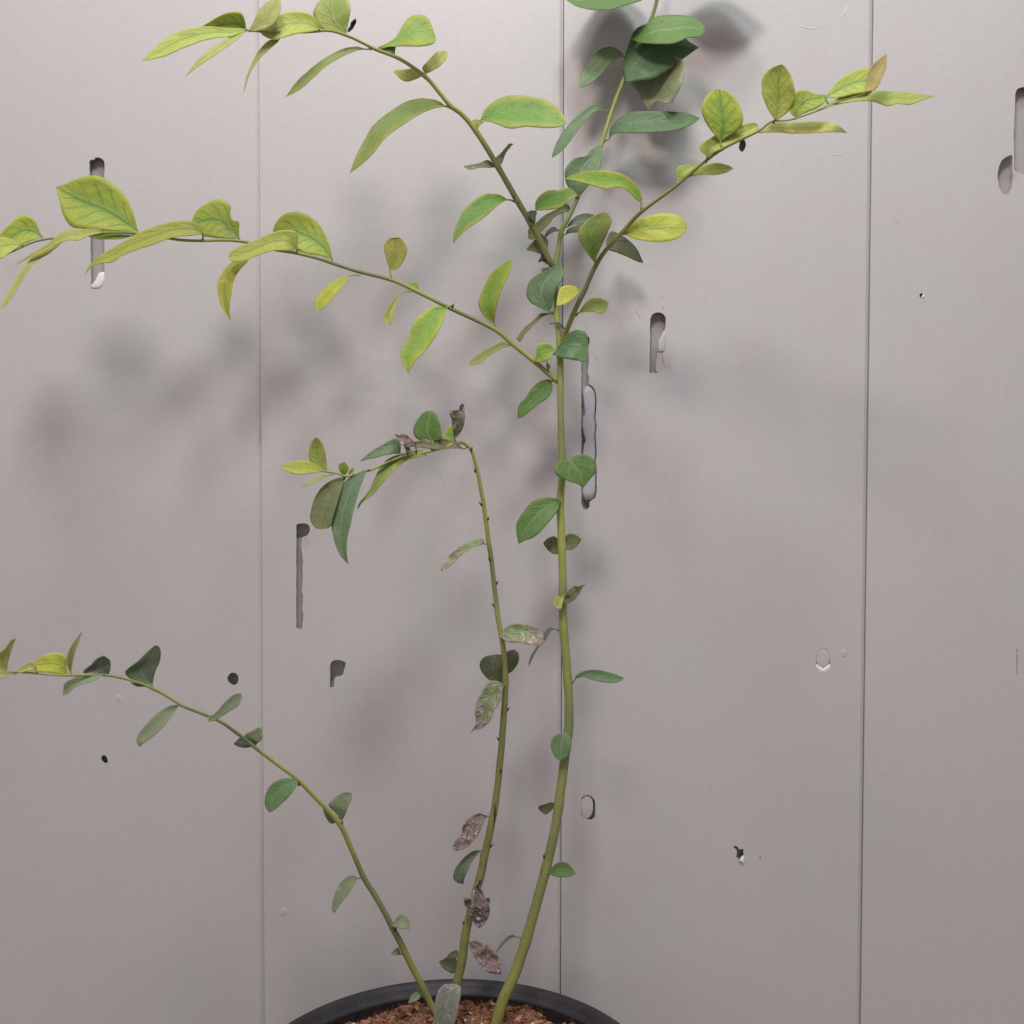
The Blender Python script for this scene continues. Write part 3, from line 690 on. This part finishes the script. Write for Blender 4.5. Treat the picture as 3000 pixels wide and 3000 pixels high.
('RB','olivev',3,8,.4,.3,(2072,461),[(2054,443),(2049,429),(2068,412),(2114,387),(2161,368),(2207,359)],[(2086,452),(2124,429),(2161,415),(2203,396),(2221,377)],(2221,366),(2068,476)),
('RB','olivev',2,8,.3,.1,(2270,352),[(2249,317),(2233,275),(2233,233),(2245,210),(2273,193)],[(2291,342),(2315,321),(2329,284),(2322,233),(2305,200)],(2291,189),(2266,361)),
('RB','limev',-2,0,.2,.1,(2329,345),[(2312,321),(2324,289),(2333,266),(2361,264),(2389,275)],[(2366,328),(2394,317),(2417,298)],(2421,279),None),
('RB','olivel',-2,6,.4,.5,(2226,389),[(2268,361),(2319,359),(2389,356),(2436,359),(2459,370)],[(2273,388),(2329,391),(2394,389),(2450,387)],(2483,390),None),
('RB','limev',-1,1,.3,.3,(2417,286),[(2436,261),(2459,233),(2496,210),(2529,200),(2552,205)],[(2459,286),(2506,275),(2543,270)],(2571,252),None),
('RB','pink',1,4,.4,.3,(2534,270),[(2538,233),(2552,196),(2575,172),(2594,161)],[(2566,259),(2585,224),(2596,196)],(2598,158),None),
('RB','lime',3,12,.4,.5,(2398,321),[(2436,298),(2487,275),(2543,266),(2599,267),(2655,270),(2701,276)],[(2440,310),(2496,298),(2552,296),(2599,311),(2627,303),(2664,307),(2701,293)],(2738,282),None),
('S','green',-2,-5,.2,.2,(1267,1291),[(1228,1289),(1211,1270),(1215,1244),(1231,1219),(1246,1205)],[(1293,1286),(1291,1251),(1282,1219)],(1267,1204),None),
('S','limegreen',-2,-4,.2,.2,(1325,1289),[(1298,1286),(1307,1262),(1322,1242)],[(1336,1277),(1338,1251)],(1327,1239),None),
('S','mauve',1,6,.6,.3,(1331,1288),[(1327,1259),(1322,1222),(1316,1204),(1343,1201),(1349,1186)],[(1343,1273),(1358,1251),(1362,1215)],(1357,1182),None),
('S','brown',4,8,.5,.5,(1360,1316),[(1336,1295),(1296,1284),(1253,1286),(1217,1293)],[(1325,1313),(1282,1317),(1235,1311),(1209,1309)],(1193,1307),None),
('S','dead',5,9,.6,.2,(1217,1295),[(1191,1275),(1180,1269),(1170,1275)],[(1209,1306),(1191,1310),(1173,1299)],(1156,1270),None),
('S','dead',5,6,.6,.2,(1184,1302),[(1195,1306),(1204,1320)],[(1188,1313)],(1203,1326),None),
('S','bluegreen',-1,5,.4,.4,(1173,1328),[(1173,1302),(1157,1284),(1126,1299),(1097,1317),(1072,1335)],[(1133,1333),(1097,1342),(1072,1347)],(1053,1353),None),
('S','greeny',0,14,.5,.4,(1249,1336),[(1235,1317),(1199,1324),(1162,1333),(1126,1353),(1104,1386),(1083,1433),(1061,1462),(1050,1476)],[(1228,1338),(1191,1349),(1148,1386),(1119,1418),(1090,1451),(1061,1472)],(1046,1495),None),
('S','olive',-2,6,.3,.2,(1014,1397),[(981,1402),(945,1425),(923,1458),(911,1494),(909,1523),(923,1545)],[(1003,1425),(988,1476),(974,1520),(968,1543),(945,1549)],(936,1551),None),
('S','bluegreen',2,16,.4,.3,(1079,1375),[(1046,1386),(1003,1418),(988,1458),(970,1501),(972,1549),(985,1603),(1003,1636)],[(1070,1389),(1054,1433),(1039,1483),(1028,1530),(1017,1578),(1016,1621)],(1020,1654),None),
('S','lime',-1,2,.3,.2,(960,1383),[(934,1375),(909,1353),(905,1324),(912,1295),(923,1283)],[(956,1346),(949,1309),(938,1289)],(929,1282),None),
('S','yellow',0,6,.3,.4,(947,1382),[(909,1353),(869,1350),(840,1358)],[(912,1387),(872,1390),(840,1380)],(821,1367),None),
('S','lime',0,8,.3,.3,(972,1391),[(945,1393),(916,1405)],[(941,1405),(912,1418)],(877,1428),None),
('S','limegreen',-1,1,.2,.1,(1007,1395),[(994,1378),(992,1362),(1003,1355)],[(1019,1382),(1020,1364)],(1010,1354),None),
('S','olivel',-1,1,.2,.1,(1022,1391),[(1024,1378)],[(1035,1382)],(1036,1368),None),
('S','sick',0,9,.6,.5,(1421,1594),[(1412,1579),(1380,1585),(1351,1599),(1322,1621),(1304,1643)],[(1401,1599),(1376,1608),(1347,1630),(1322,1657)],(1286,1678),None),
('S','sick',3,9,.5,.4,(1466,1865),[(1482,1840),(1500,1829),(1547,1827),(1576,1840),(1592,1865)],[(1486,1880),(1522,1883),(1558,1889),(1583,1891)],(1592,1889),None),
('S','vdark',-4,-8,.2,.2,(1472,2000),[(1439,1994),(1421,1981),(1407,1959),(1407,1938),(1421,1923),(1446,1918)],[(1479,1974),(1481,1945)],(1472,1918),None),
('S','vdark',-4,-8,.2,.2,(1481,1979),[(1479,1945),(1483,1912),(1501,1903)],[(1504,1963),(1519,1938),(1520,1916)],(1512,1906),None),
('S','sick',3,9,.4,.3,(1476,2008),[(1454,1994),(1432,1997),(1414,2025),(1397,2057),(1392,2090),(1394,2119)],[(1470,2032),(1466,2054),(1450,2079),(1436,2112),(1410,2133)],(1378,2146),None),
('S','dead',1,6,.5,.3,(1432,2391),[(1403,2383),(1378,2394),(1356,2416),(1352,2445),(1334,2463),(1325,2485)],[(1421,2401),(1407,2434),(1388,2463),(1363,2485),(1345,2492)],(1327,2493),(1437,2387)),
('S','dark',-2,2,.4,.4,(1411,2491),[(1385,2494),(1356,2516),(1334,2545),(1328,2570),(1338,2585)],[(1397,2505),(1381,2527),(1368,2556),(1359,2578)],(1358,2590),(1408,2509)),
('S','deadd',4,9,.5,.1,(1401,2581),[(1385,2614),(1378,2636),(1379,2661),(1381,2690),(1396,2712)],[(1414,2614),(1425,2639),(1434,2661),(1432,2686),(1417,2708)],(1407,2720),None),
('S','mauve',3,3,.3,.1,(1378,2654),[(1365,2655),(1358,2637)],[(1378,2636)],(1362,2628),None),
('S','mauve',3,3,.3,.1,(1420,2650),[(1422,2632)],[(1436,2645)],(1433,2630),None),
('S','dead',0,6,.5,.3,(1377,2762),[(1388,2757),(1425,2768),(1446,2780),(1461,2806),(1467,2831)],[(1378,2784),(1392,2806),(1410,2828),(1432,2849)],(1468,2854),(1370,2761)),
('S','vdark',-4,-6,.3,.2,(1341,2831),[(1334,2805),(1309,2805)],[(1330,2852),(1309,2844),(1295,2833)],(1286,2818),None),
('S','dark',-6,-8,.3,.2,(1344,2799),[(1338,2783),(1320,2791)],[(1338,2806),(1323,2807)],(1307,2805),None),
('S','frost',8,14,.2,.1,(1335,2884),[(1320,2882),(1294,2889),(1278,2918),(1271,2954),(1272,2994)],[(1349,2889),(1350,2914),(1345,2943),(1338,2980),(1325,3012)],(1296,3027),None),
('M','green',5,10,.3,.2,(1667,1350),[(1641,1351),(1625,1365),(1627,1387),(1645,1401),(1674,1412),(1696,1420)],[(1678,1341),(1696,1333),(1721,1334),(1745,1354),(1745,1383),(1725,1409)],(1707,1432),None),
('M','green',4,10,.3,.3,(1641,1470),[(1627,1459),(1598,1457),(1562,1468),(1533,1499),(1514,1532),(1513,1561)],[(1634,1496),(1612,1525),(1587,1554),(1562,1575),(1533,1586)],(1519,1594),None),
('M','olive',-4,-7,.2,.2,(1645,1599),[(1627,1572),(1605,1577),(1592,1590)],[(1641,1619),(1623,1623),(1605,1612)],(1593,1595),None),
('M','olive',-4,-7,.2,.2,(1645,1599),[(1659,1568),(1678,1564),(1699,1575)],[(1663,1611),(1685,1605)],(1702,1584),None),
('M','olivel',5,8,.4,.2,(1653,1749),[(1630,1749),(1620,1767)],[(1650,1760),(1643,1784)],(1629,1780),None),
('M','brown',5,9,.6,.5,(1649,1757),[(1667,1728),(1685,1717),(1703,1717)],[(1659,1769),(1681,1758),(1696,1740)],(1715,1709),None),
('M','dark',0,8,.5,.4,(1625,1843),[(1609,1838),(1594,1854),(1572,1894),(1554,1923)],[(1614,1849),(1600,1872),(1576,1900),(1562,1925)],(1548,1953),(1637,1848)),
('M','dgreen',1,8,.4,.4,(1684,1990),[(1689,1978),(1714,1965),(1747,1962),(1787,1970),(1816,1981)],[(1707,1983),(1736,1992),(1772,1999),(1809,1999)],(1829,1987),(1676,2005)),
('M','bluegreen',6,9,.3,.1,(1655,2147),[(1628,2153),(1615,2173),(1615,2195),(1628,2220)],[(1671,2159),(1675,2184),(1667,2209)],(1644,2230),None),
('M','vdark',-3,-5,.3,.1,(1624,2358),[(1617,2350),(1595,2356),(1579,2362)],[(1620,2369),(1599,2386)],(1578,2372),None),
('M','green',3,7,.3,.3,(1606,2558),[(1620,2538),(1638,2525),(1660,2527),(1678,2545)],[(1620,2566),(1646,2570),(1671,2567)],(1686,2559),None),
('M','dark',0,6,.5,.4,(1515,2746),[(1501,2739),(1483,2748),(1464,2770)],[(1503,2747),(1484,2759),(1468,2775)],(1453,2792),(1527,2751)),
('L','frost2',0,8,.4,.4,(1050,2573),[(1030,2564),(1009,2573),(991,2595),(978,2628),(972,2660)],[(1038,2591),(1020,2620),(1005,2638),(991,2657)],(978,2677),(1064,2574)),
('L','frost2',3,6,.3,.3,(1148,2713),[(1159,2693),(1172,2678),(1190,2682),(1199,2700)],[(1164,2719),(1183,2722)],(1200,2722),None),
('L','frost2',-2,1,.3,.3,(1175,2796),[(1166,2775),(1154,2784)],[(1161,2798)],(1143,2799),None),
('L','dgreen',1,8,.3,.3,(872,2285),[(853,2280),(824,2282),(795,2298),(780,2323),(775,2356)],[(867,2305),(846,2334),(820,2359),(802,2374)],(788,2381),None),
('L','frost2',-2,1,.3,.3,(1000,2407),[(983,2381),(963,2359),(976,2341),(998,2325),(1020,2321)],[(1009,2392),(1020,2363),(1031,2338)],(1030,2324),None),
('L','olive',-3,-1,.3,.3,(991,2408),[(969,2412),(953,2392),(947,2370)],[(976,2381)],(956,2365),None),
('L','frost2',-2,2,.3,.3,(749,2182),[(716,2156),(741,2140),(762,2130)],[(764,2169)],(769,2152),None),
('L','dark',-2,2,.3,.3,(743,2186),[(712,2159),(692,2171)],[(720,2191),(700,2188)],(684,2180),None),
('L','frost2',3,5,.4,.3,(610,2113),[(617,2100),(638,2082),(658,2057),(683,2036),(700,2031)],[(629,2111),(663,2090),(696,2069),(707,2048)],(708,2033),None),
('L','frost2',0,6,.4,.4,(523,2067),[(505,2065),(472,2082),(435,2115),(410,2144),(400,2169)],[(509,2090),(484,2123),(455,2152),(422,2177)],(408,2190),(534,2070)),
('L','dark',-2,1,.3,.2,(447,2007),[(398,1997),(366,1970),(406,1935),(431,1910),(453,1892)],[(453,1974),(468,1937),(471,1908)],(465,1893),None),
('L','olive',-3,-1,.3,.2,(443,2010),[(406,2003)],[(414,2012),(398,2010)],(382,2000),None),
('L','dark',-2,2,.3,.3,(317,1981),[(291,1974),(243,1971),(266,1948),(280,1932),(300,1922)],[(323,1960),(323,1936),(313,1927)],(306,1922),None),
('L','frost2',3,8,.5,.4,(303,1976),[(270,1971),(233,1978),(210,1990),(189,2004)],[(280,1992),(242,2004),(219,2013),(200,2030)],(184,2037),None),
('L','pale',-1,6,.4,.3,(208,1972),[(197,1950),(198,1918),(210,1890),(224,1871)],[(211,1948),(217,1918),(229,1885)],(240,1850),None),
('L','yellow',-1,2,.2,.2,(198,1974),[(195,1955),(193,1925),(175,1913),(149,1914),(126,1922),(109,1932)],[(172,1974),(140,1970),(109,1967)],(105,1948),None),
('L','olivel',2,6,.4,.3,(108,1968),[(106,1950),(93,1939),(77,1946),(58,1960)],[(89,1964),(65,1970)],(37,1976),None),
('L','pale',-1,4,.3,.3,(21,1965),[(0,1960),(-14,1925),(14,1901),(30,1878)],[(23,1948),(30,1918),(38,1894)],(47,1868),None),
('L','pale',2,6,.3,.3,(31,1973),[(14,1964),(0,1964)],[(19,1983),(0,1988)],(-23,1978),None),
('L','frost2',-1,2,.3,.3,(1236,2912),[(1221,2906),(1204,2918)],[(1226,2928),(1211,2935)],(1195,2939),None),
]
STEMS = {
'M':[(1448,3030,17,76),(1454,3000,17,75),(1475,2925,17,73),(1504,2864,16.5,71),(1530,2791,16,69),(1557,2701,15.5,67),(1584,2603,15,65),(1606,2520,15,63),(1622,2447,14.5,62),(1631,2400,14,61),(1649,2264,14,58),(1660,2180,13.5,56),(1666,2126,13.5,55),(1667,2054,13,54),(1662,1981,13,53),(1655,1891,12.5,52),(1649,1800,12,51),(1649,1735,12,50),(1647,1626,11.5,49),(1643,1535,11.5,48),(1641,1463,11,47),(1646,1390,10.5,46),(1645,1287,10,45),(1642,1162,9.5,44),(1642,1080,9.5,43),(1638,997,9,42),(1630,914,7.5,40),(1630,852,7.5,39),(1626,790,7.5,38),(1636,728,7,36),(1644,678,6.5,34),(1665,637,6.5,33),(1688,588,6,31),(1725,500,5.5,28),(1760,431,5.5,26),(1780,364,5.5,25),(1805,290,5.5,23),(1826,236,5.5,22),(1870,140,5.5,20),(1908,55,5.5,18),(1925,0,5,17),(1945,-80,5,16)],
'S':[(1318,3020,13,78),(1326,2960,13,77),(1338,2885,13,76),(1356,2798,13,75),(1370,2708,12.5,74),(1388,2635,12.5,73),(1403,2581,12,72),(1421,2501,11.5,71),(1437,2428,11,71),(1450,2362,10.5,70),(1461,2271,10,70),(1468,2198,10,70),(1475,2108,9.5,70),(1481,2017,8.5,70),(1479,1945,8,70),(1470,1872,7.5,70),(1458,1800,7.5,70),(1449,1720,7,70),(1437,1626,7,73),(1427,1554,6.5,75.8),(1418,1481,6.2,78.8),(1406,1420,5.8,81.2),(1395,1365,5.5,83.4),(1380,1318,5.2,85.3),(1362,1300,5,86),(1343,1297,4.5,87.5),(1285,1315,4,92.2),(1227,1329,4,96.9),(1180,1338,3.8,100.7),(1133,1355,3.5,104.5),(1090,1375,3.5,108),(1039,1389,3.2,112.1),(1017,1396,3,113.9),(988,1387,2.5,116.3),(959,1382,2.2,118.6),(940,1380,2,120.2)],
'L':[(1282,2975,10,66),(1262,2943,10,66),(1237,2888,9.8,67),(1208,2834,9.5,68),(1175,2765,9.5,70),(1150,2718,9,71),(1114,2649,8.5,73),(1067,2573,8,76),(1041,2515,7.5,79),(1005,2432,7.5,83),(976,2392,7,86),(925,2338,6,91),(867,2280,5.5,97),(813,2240,5,102),(759,2200,5,108),(737,2181,5,110),(683,2140,5,116),(634,2108,5,121),(538,2069,4.5,131),(476,2032,4,137),(414,2003,4,144),(356,1986,3.8,150),(306,1978,3.6,156),(232,1978,3.5,163),(166,1978,3.2,169),(75,1970,3,178),(0,1970,3,185),(-60,1972,3,190)],
'ML':[(1636,1119,7.5,43),(1599,1088,7,43.2),(1566,1059,7,43.5),(1508,1013,6.8,44.1),(1454,968,6.5,44.9),(1400,940,6.3,45.8),(1313,900,6,47.6),(1230,858,5.8,49.4),(1155,823,5.5,51.3),(1060,798,5.2,53.9),(1006,782,5,55.4),(932,757,5,57.7),(866,741,4.7,59.8),(804,731,4.5,61.9),(725,710,4.3,64.6),(663,704,4.2,66.9),(538,704,4,71.6),(406,684,3.8,76.9),(311,682,3.5,80.9),(233,692,3.2,84.3),(140,700,3,88.5),(93,711,3,90.6),(47,732,2.8,92.8),(12,748,2.8,94.4),(-60,790,2.6,97.9)],
'UL':[(1624,782,9,38),(1606,758,9,39.9),(1582,704,9,42.4),(1548,642,8.8,46),(1515,588,8.5,49.5),(1478,522,8.3,53.3),(1449,472,8,56.4),(1420,422,8,59.4),(1389,377,7.5,62.7),(1354,335,7,66.4),(1319,310,6.5,70.1),(1290,275,6,73.1),(1254,232,5.8,76.9),(1203,192,5.3,82.2),(1159,167,5,86.9),(1101,145,4.5,93),(1065,127,4.3,96.7),(1022,107,4,101.3),(963,90,3.8,107.5),(900,94,3.2,114.1),(800,94,2.8,124.6),(731,90,2.5,131.8),(720,87,2,133)],
'RB':[(1646,1003,8,42),(1669,947,7.5,45.9),(1690,897,7.3,49.5),(1715,844,7,53.8),(1744,782,6.8,58.8),(1773,736,6.5,63.8),(1814,690,6.3,70.8),(1847,653,6,76.5),(1880,620,5.8,82.1),(1918,591,5,88.6),(1980,545,4.6,99.3),(2033,500,4.2,108.4),(2063,475,4,113.5),(2124,433,3.8,124),(2189,401,3.6,135.1),(2226,382,3.4,139.4),(2263,356,3.2,142.9),(2319,350,2.8,148.2),(2403,321,2.4,156),(2459,298,2,161.3),(2552,270,1.8,170)],
}
BUDS = [
('S',1380,1315),
('S',1394,1379),
('S',1406,1477),
('S',1429,1521),
('S',1435,1636),
('S',1455,1708),
('S',1444,1774),
('S',1489,2079),
('S',1459,2166),
('S',1467,2256),
('S',1442,2479),
('S',1359,2705),
('S',1405,2583),
('S',1334,2885),
('M',1597,2509),
('ML',1326,895),
('L',1001,2412),
('L',1157,2722),
('L',876,2296),
]

shrub = empty('shrub', (P(1400, 2990, 0.07).x, -0.08, PC.z - 0.015))
shrub['label'] = 'young shrub with thin arching stems and yellow-green leaves growing in the pot'
shrub['category'] = 'plant'

PXM = 0.33/1500                    # metres per photo pixel on the wall
stem_obj = {}; stem_poly = {}
for key, pts in STEMS.items():
    n = max(40, len(pts)*5)
    cr = crom(pts, n)
    P3 = []; R3 = []
    for i, (x, y, r, d) in enumerate(cr):
        p = P(x, y, d/1000)
        P3.append(p + Vector((noise.noise(p*90)*0.0003, noise.noise(p*90+Vector((5,5,5)))*0.0003, 0)))
        sc = (0.70 - d/1000)/0.70
        R3.append(r*PXM*sc)
    # nodes: a slight swelling where each leaf leaves the stem
    stem_poly[key] = cr
    for L in LEAVES:
        if L[0] != key: continue
        q = L[10] or L[6]
        best = min(range(n), key=lambda i: (cr[i][0]-q[0])**2 + (cr[i][1]-q[1])**2)
        for k in range(-2, 3):
            j = best + k
            if 0 <= j < n: R3[j] *= 1 + (0.07 if k == 0 else 0.04 if abs(k) == 1 else 0)
    vs, fs = tube(P3, R3, 14, True, 0.05)
    me = mesh('stem', vs, fs)
    at = me.attributes.new('age_shade', 'FLOAT', 'POINT')
    vals = []
    for i in range(n):
        a = max(0.0, min(1.0, (cr[i][1]-1500)/1300)) if key in ('M', 'S') else 0.1
        if key == 'M': a *= 0.55
        if key == 'S': a = max(0.0, min(1.0, (cr[i][1]-1830)/120))
        if key == 'UL': a = 0.1 + 0.9*max(0.0, min(1.0, (cr[i][1]-390)/60))  # lower part: old bark and leaf shade, both put into the colour
        vals += [a]*14
    vals += [vals[0], vals[-1]]
    at.data.foreach_set('value', vals)
    o = link('stem', me, None, M_STEM)
    place(o, shrub)
    o['label'] = {'M': 'thick upright main stem', 'S': 'thin stem bent over at its top', 'L': 'low stem arching to the left edge',
                  'ML': 'long side shoot reaching left', 'UL': 'upper side shoot arching to the top left', 'RB': 'side shoot rising to the right'}[key]
    stem_obj[key] = o

def near_depth(key, x, y):
    c = min(stem_poly[key], key=lambda p: (p[0]-x)**2 + (p[1]-y)**2)
    return c[3], c

CR = {'dead': 1.0, 'deadd': 1.0, 'sick': 0.75, 'mauve': 0.7, 'brown': 0.7}
PLABEL = {'dead': 'shrivelled dead leaf', 'deadd': 'dark dead leaf', 'sick': 'half dead leaf with silvery brown tip',
          'yellow': 'yellow leaf', 'yellowv': 'yellow leaf', 'brown': 'browning leaf', 'mauve': 'curled grey-brown leaf', 'frost': 'frosted grey-green leaf'}
ARC = Vector((0, 0, 0))
def leaf(idx, key, mk, ob, ot, fold, tilt, B, Ls, Rs, T, S):
    rn = random.Random(idx*17+3)
    NV, NU = 22, 10
    L = crom([B] + Ls + [T], NV); R = crom([B] + Rs + [T], NV)
    db, c = near_depth(key, *(S or B))
    ln = math.hypot(B[0]-T[0], B[1]-T[1])
    wid = max(math.hypot(a[0]-b[0], a[1]-b[1]) for a, b in zip(L, R))
    # most blades turn their upper face up towards the lamps
    sg = 1 if L[NV//2][1] < R[NV//2][1] else -1
    crk = CR.get(mk, 0.0)
    bend = rn.uniform(-0.02, 0.06)*ln*PXM*1000
    wave = rn.uniform(0.01, 0.03)
    fr = rn.uniform(2.0, 4.0); p0 = rn.uniform(0, 6)
    top = []
    for i in range(NV):
        v = i/(NV-1)
        a, b = L[i], R[i]
        w = math.hypot(a[0]-b[0], a[1]-b[1])*PXM*1000
        row = []
        for k in range(NU+1):
            u = k/NU
            q = 2*u-1
            x = a[0]+(b[0]-a[0])*u; y = a[1]+(b[1]-a[1])*u
            d = db + ob + (ot-ob)*v + bend*math.sin(math.pi*v) + fold*0.28*w*(abs(q)**1.4) + sg*tilt*1.1*w*q*0.5
            # gentle blistering between the veins and a wavy margin
            d += wave*w*(abs(q)**2)*math.sin(fr*6.28*v*0.6+p0+(2 if q > 0 else 0))
            nn = noise.noise(Vector((x*0.03, y*0.03, idx*1.7)))
            d += 0.35*nn*min(1, w/6)
            if crk:
                nn2 = noise.noise(Vector((x*0.09, y*0.09, idx*2.3)))
                d += crk*(2.6*nn + 1.7*nn2)*min(1, w/4)
                x += crk*3.5*noise.noise(Vector((x*0.08, y*0.08, idx+40)))*(abs(q) > .3)
                y += crk*3.5*noise.noise(Vector((x*0.08, y*0.08, idx+80)))*(abs(q) > .3)
            elif abs(q) > 0.9 and 0 < i < NV-1:
                e = rn.uniform(-0.5, 0.5)
                x += e; y += rn.uniform(-0.5, 0.5)
            d = max(d, 2.2)
            row.append(P(x, y, d/1000))
        top.append(row)
    # thickness along the surface normals
    vs = []; W = NU+1
    nor = []
    for i in range(NV):
        for k in range(W):
            t1 = top[min(i+1, NV-1)][k] - top[max(i-1, 0)][k]
            t2 = top[i][min(k+1, NU)] - top[i][max(k-1, 0)]
            nn = t1.cross(t2)
            if nn.length < 1e-12: nn = Vector((0, 1, 0))
            nor.append(nn.normalized())
    th = 0.00013
    flat = [p for row in top for p in row]
    vs = [p + n_*th for p, n_ in zip(flat, nor)] + [p - n_*th for p, n_ in zip(flat, nor)]
    N = len(flat); fs = []; uvs = []
    UV = [(k/NU, i/(NV-1)) for i in range(NV) for k in range(W)]
    UV = UV + UV
    for i in range(NV-1):
        for k in range(NU):
            a = i*W+k
            fs.append((a, a+1, a+W+1, a+W)); fs.append((N+a, N+a+W, N+a+W+1, N+a+1))
        a = i*W; fs.append((a, a+W, N+a+W, N+a))
        a = i*W+NU; fs.append((a, N+a, N+a+W, a+W))
    # petiole, joining the stem to the base of the blade
    sp = S if S else (c[0], c[1])
    if math.hypot(sp[0]-B[0], sp[1]-B[1]) < 45:
        mid = ((sp[0]+B[0])/2, (sp[1]+B[1])/2 - (2 if S else 0))
        j = 2
        tp = [(sp[0], sp[1], db), (mid[0], mid[1], db+ob*0.5), (B[0], B[1], db+ob), ((L[j][0]+R[j][0])/2, (L[j][1]+R[j][1])/2, db+ob+(ot-ob)*j/(NV-1))]
        pp = [P(x, y, d/1000) for x, y, d in tp]
        r0 = 0.00055 if wid > 45 else 0.0004
        a_, f_ = tube(pp, [r0*1.25, r0, r0*0.95, r0*0.3], 7)
        s = len(vs)
        vs += a_
        fs += [tuple(s+q for q in f) for f in f_]
        UV += [(0.5, 0.1)]*len(a_)
    me = mesh('leaf', vs, fs)
    ul = me.uv_layers.new(name='UVMap')
    for lp in me.loops: ul.data[lp.index].uv = UV[lp.vertex_index]
    o = link('leaf', me, None, LM[mk])
    place(o, stem_obj[key]); 
    if mk in PLABEL: o['label'] = PLABEL[mk]
    return o

for i, rec in enumerate(LEAVES):
    key, mk, ob, ot, fold, tilt, B, Ls, Rs, T, S = rec
    leaf(i, key, mk, ob, ot, fold, tilt, B, Ls, Rs, T, S)

# buds and leaf scars
for i, (key, x, y) in enumerate(BUDS):
    d, c = near_depth(key, x, y)
    side = 1 if x > c[0] else -1
    rn = random.Random(i)
    if abs(x-c[0]) < 0.6*c[2]:
        base = P(x, y+4, (d+c[2]*0.18)/1000)
    else:
        base = P(c[0]+side*c[2]*0.8, y+3, d/1000)
    tipp = P(x+side*4, y-7, (d+c[2]*0.2+0.2)/1000)
    vs, fs = tube([base + (tipp-base)*f for f in (-.2, .2, .6, 1)], [0.0006, 0.0007, 0.0004, 0.0001], 7)
    o = link('bud', mesh('bud', vs, fs), None, M_BUD)
    place(o, stem_obj[key])

# a loose spider thread with a reddish fibre hanging from the bent stem
tp = [(1262,1333,80),(1268,1352,76),(1286,1381,70),(1308,1437,62),(1325,1497,55),(1334,1535,48),(1342,1588,40)]
pp = [P(x, y, d/1000) for x, y, d, in crom(tp, 24)]
vs, fs = tube(pp, [0.00007 if 4 < i < 9 else 0.000022 for i in range(24)], 5)
th = link('spider_thread', mesh('spider_thread', vs, fs), None, flat_mat('thread', G(176,120,112), G(150,110,104), 500, 0.6))
th['label'] = 'very thin reddish spider thread hanging below the bent stem'
th['category'] = 'thread'
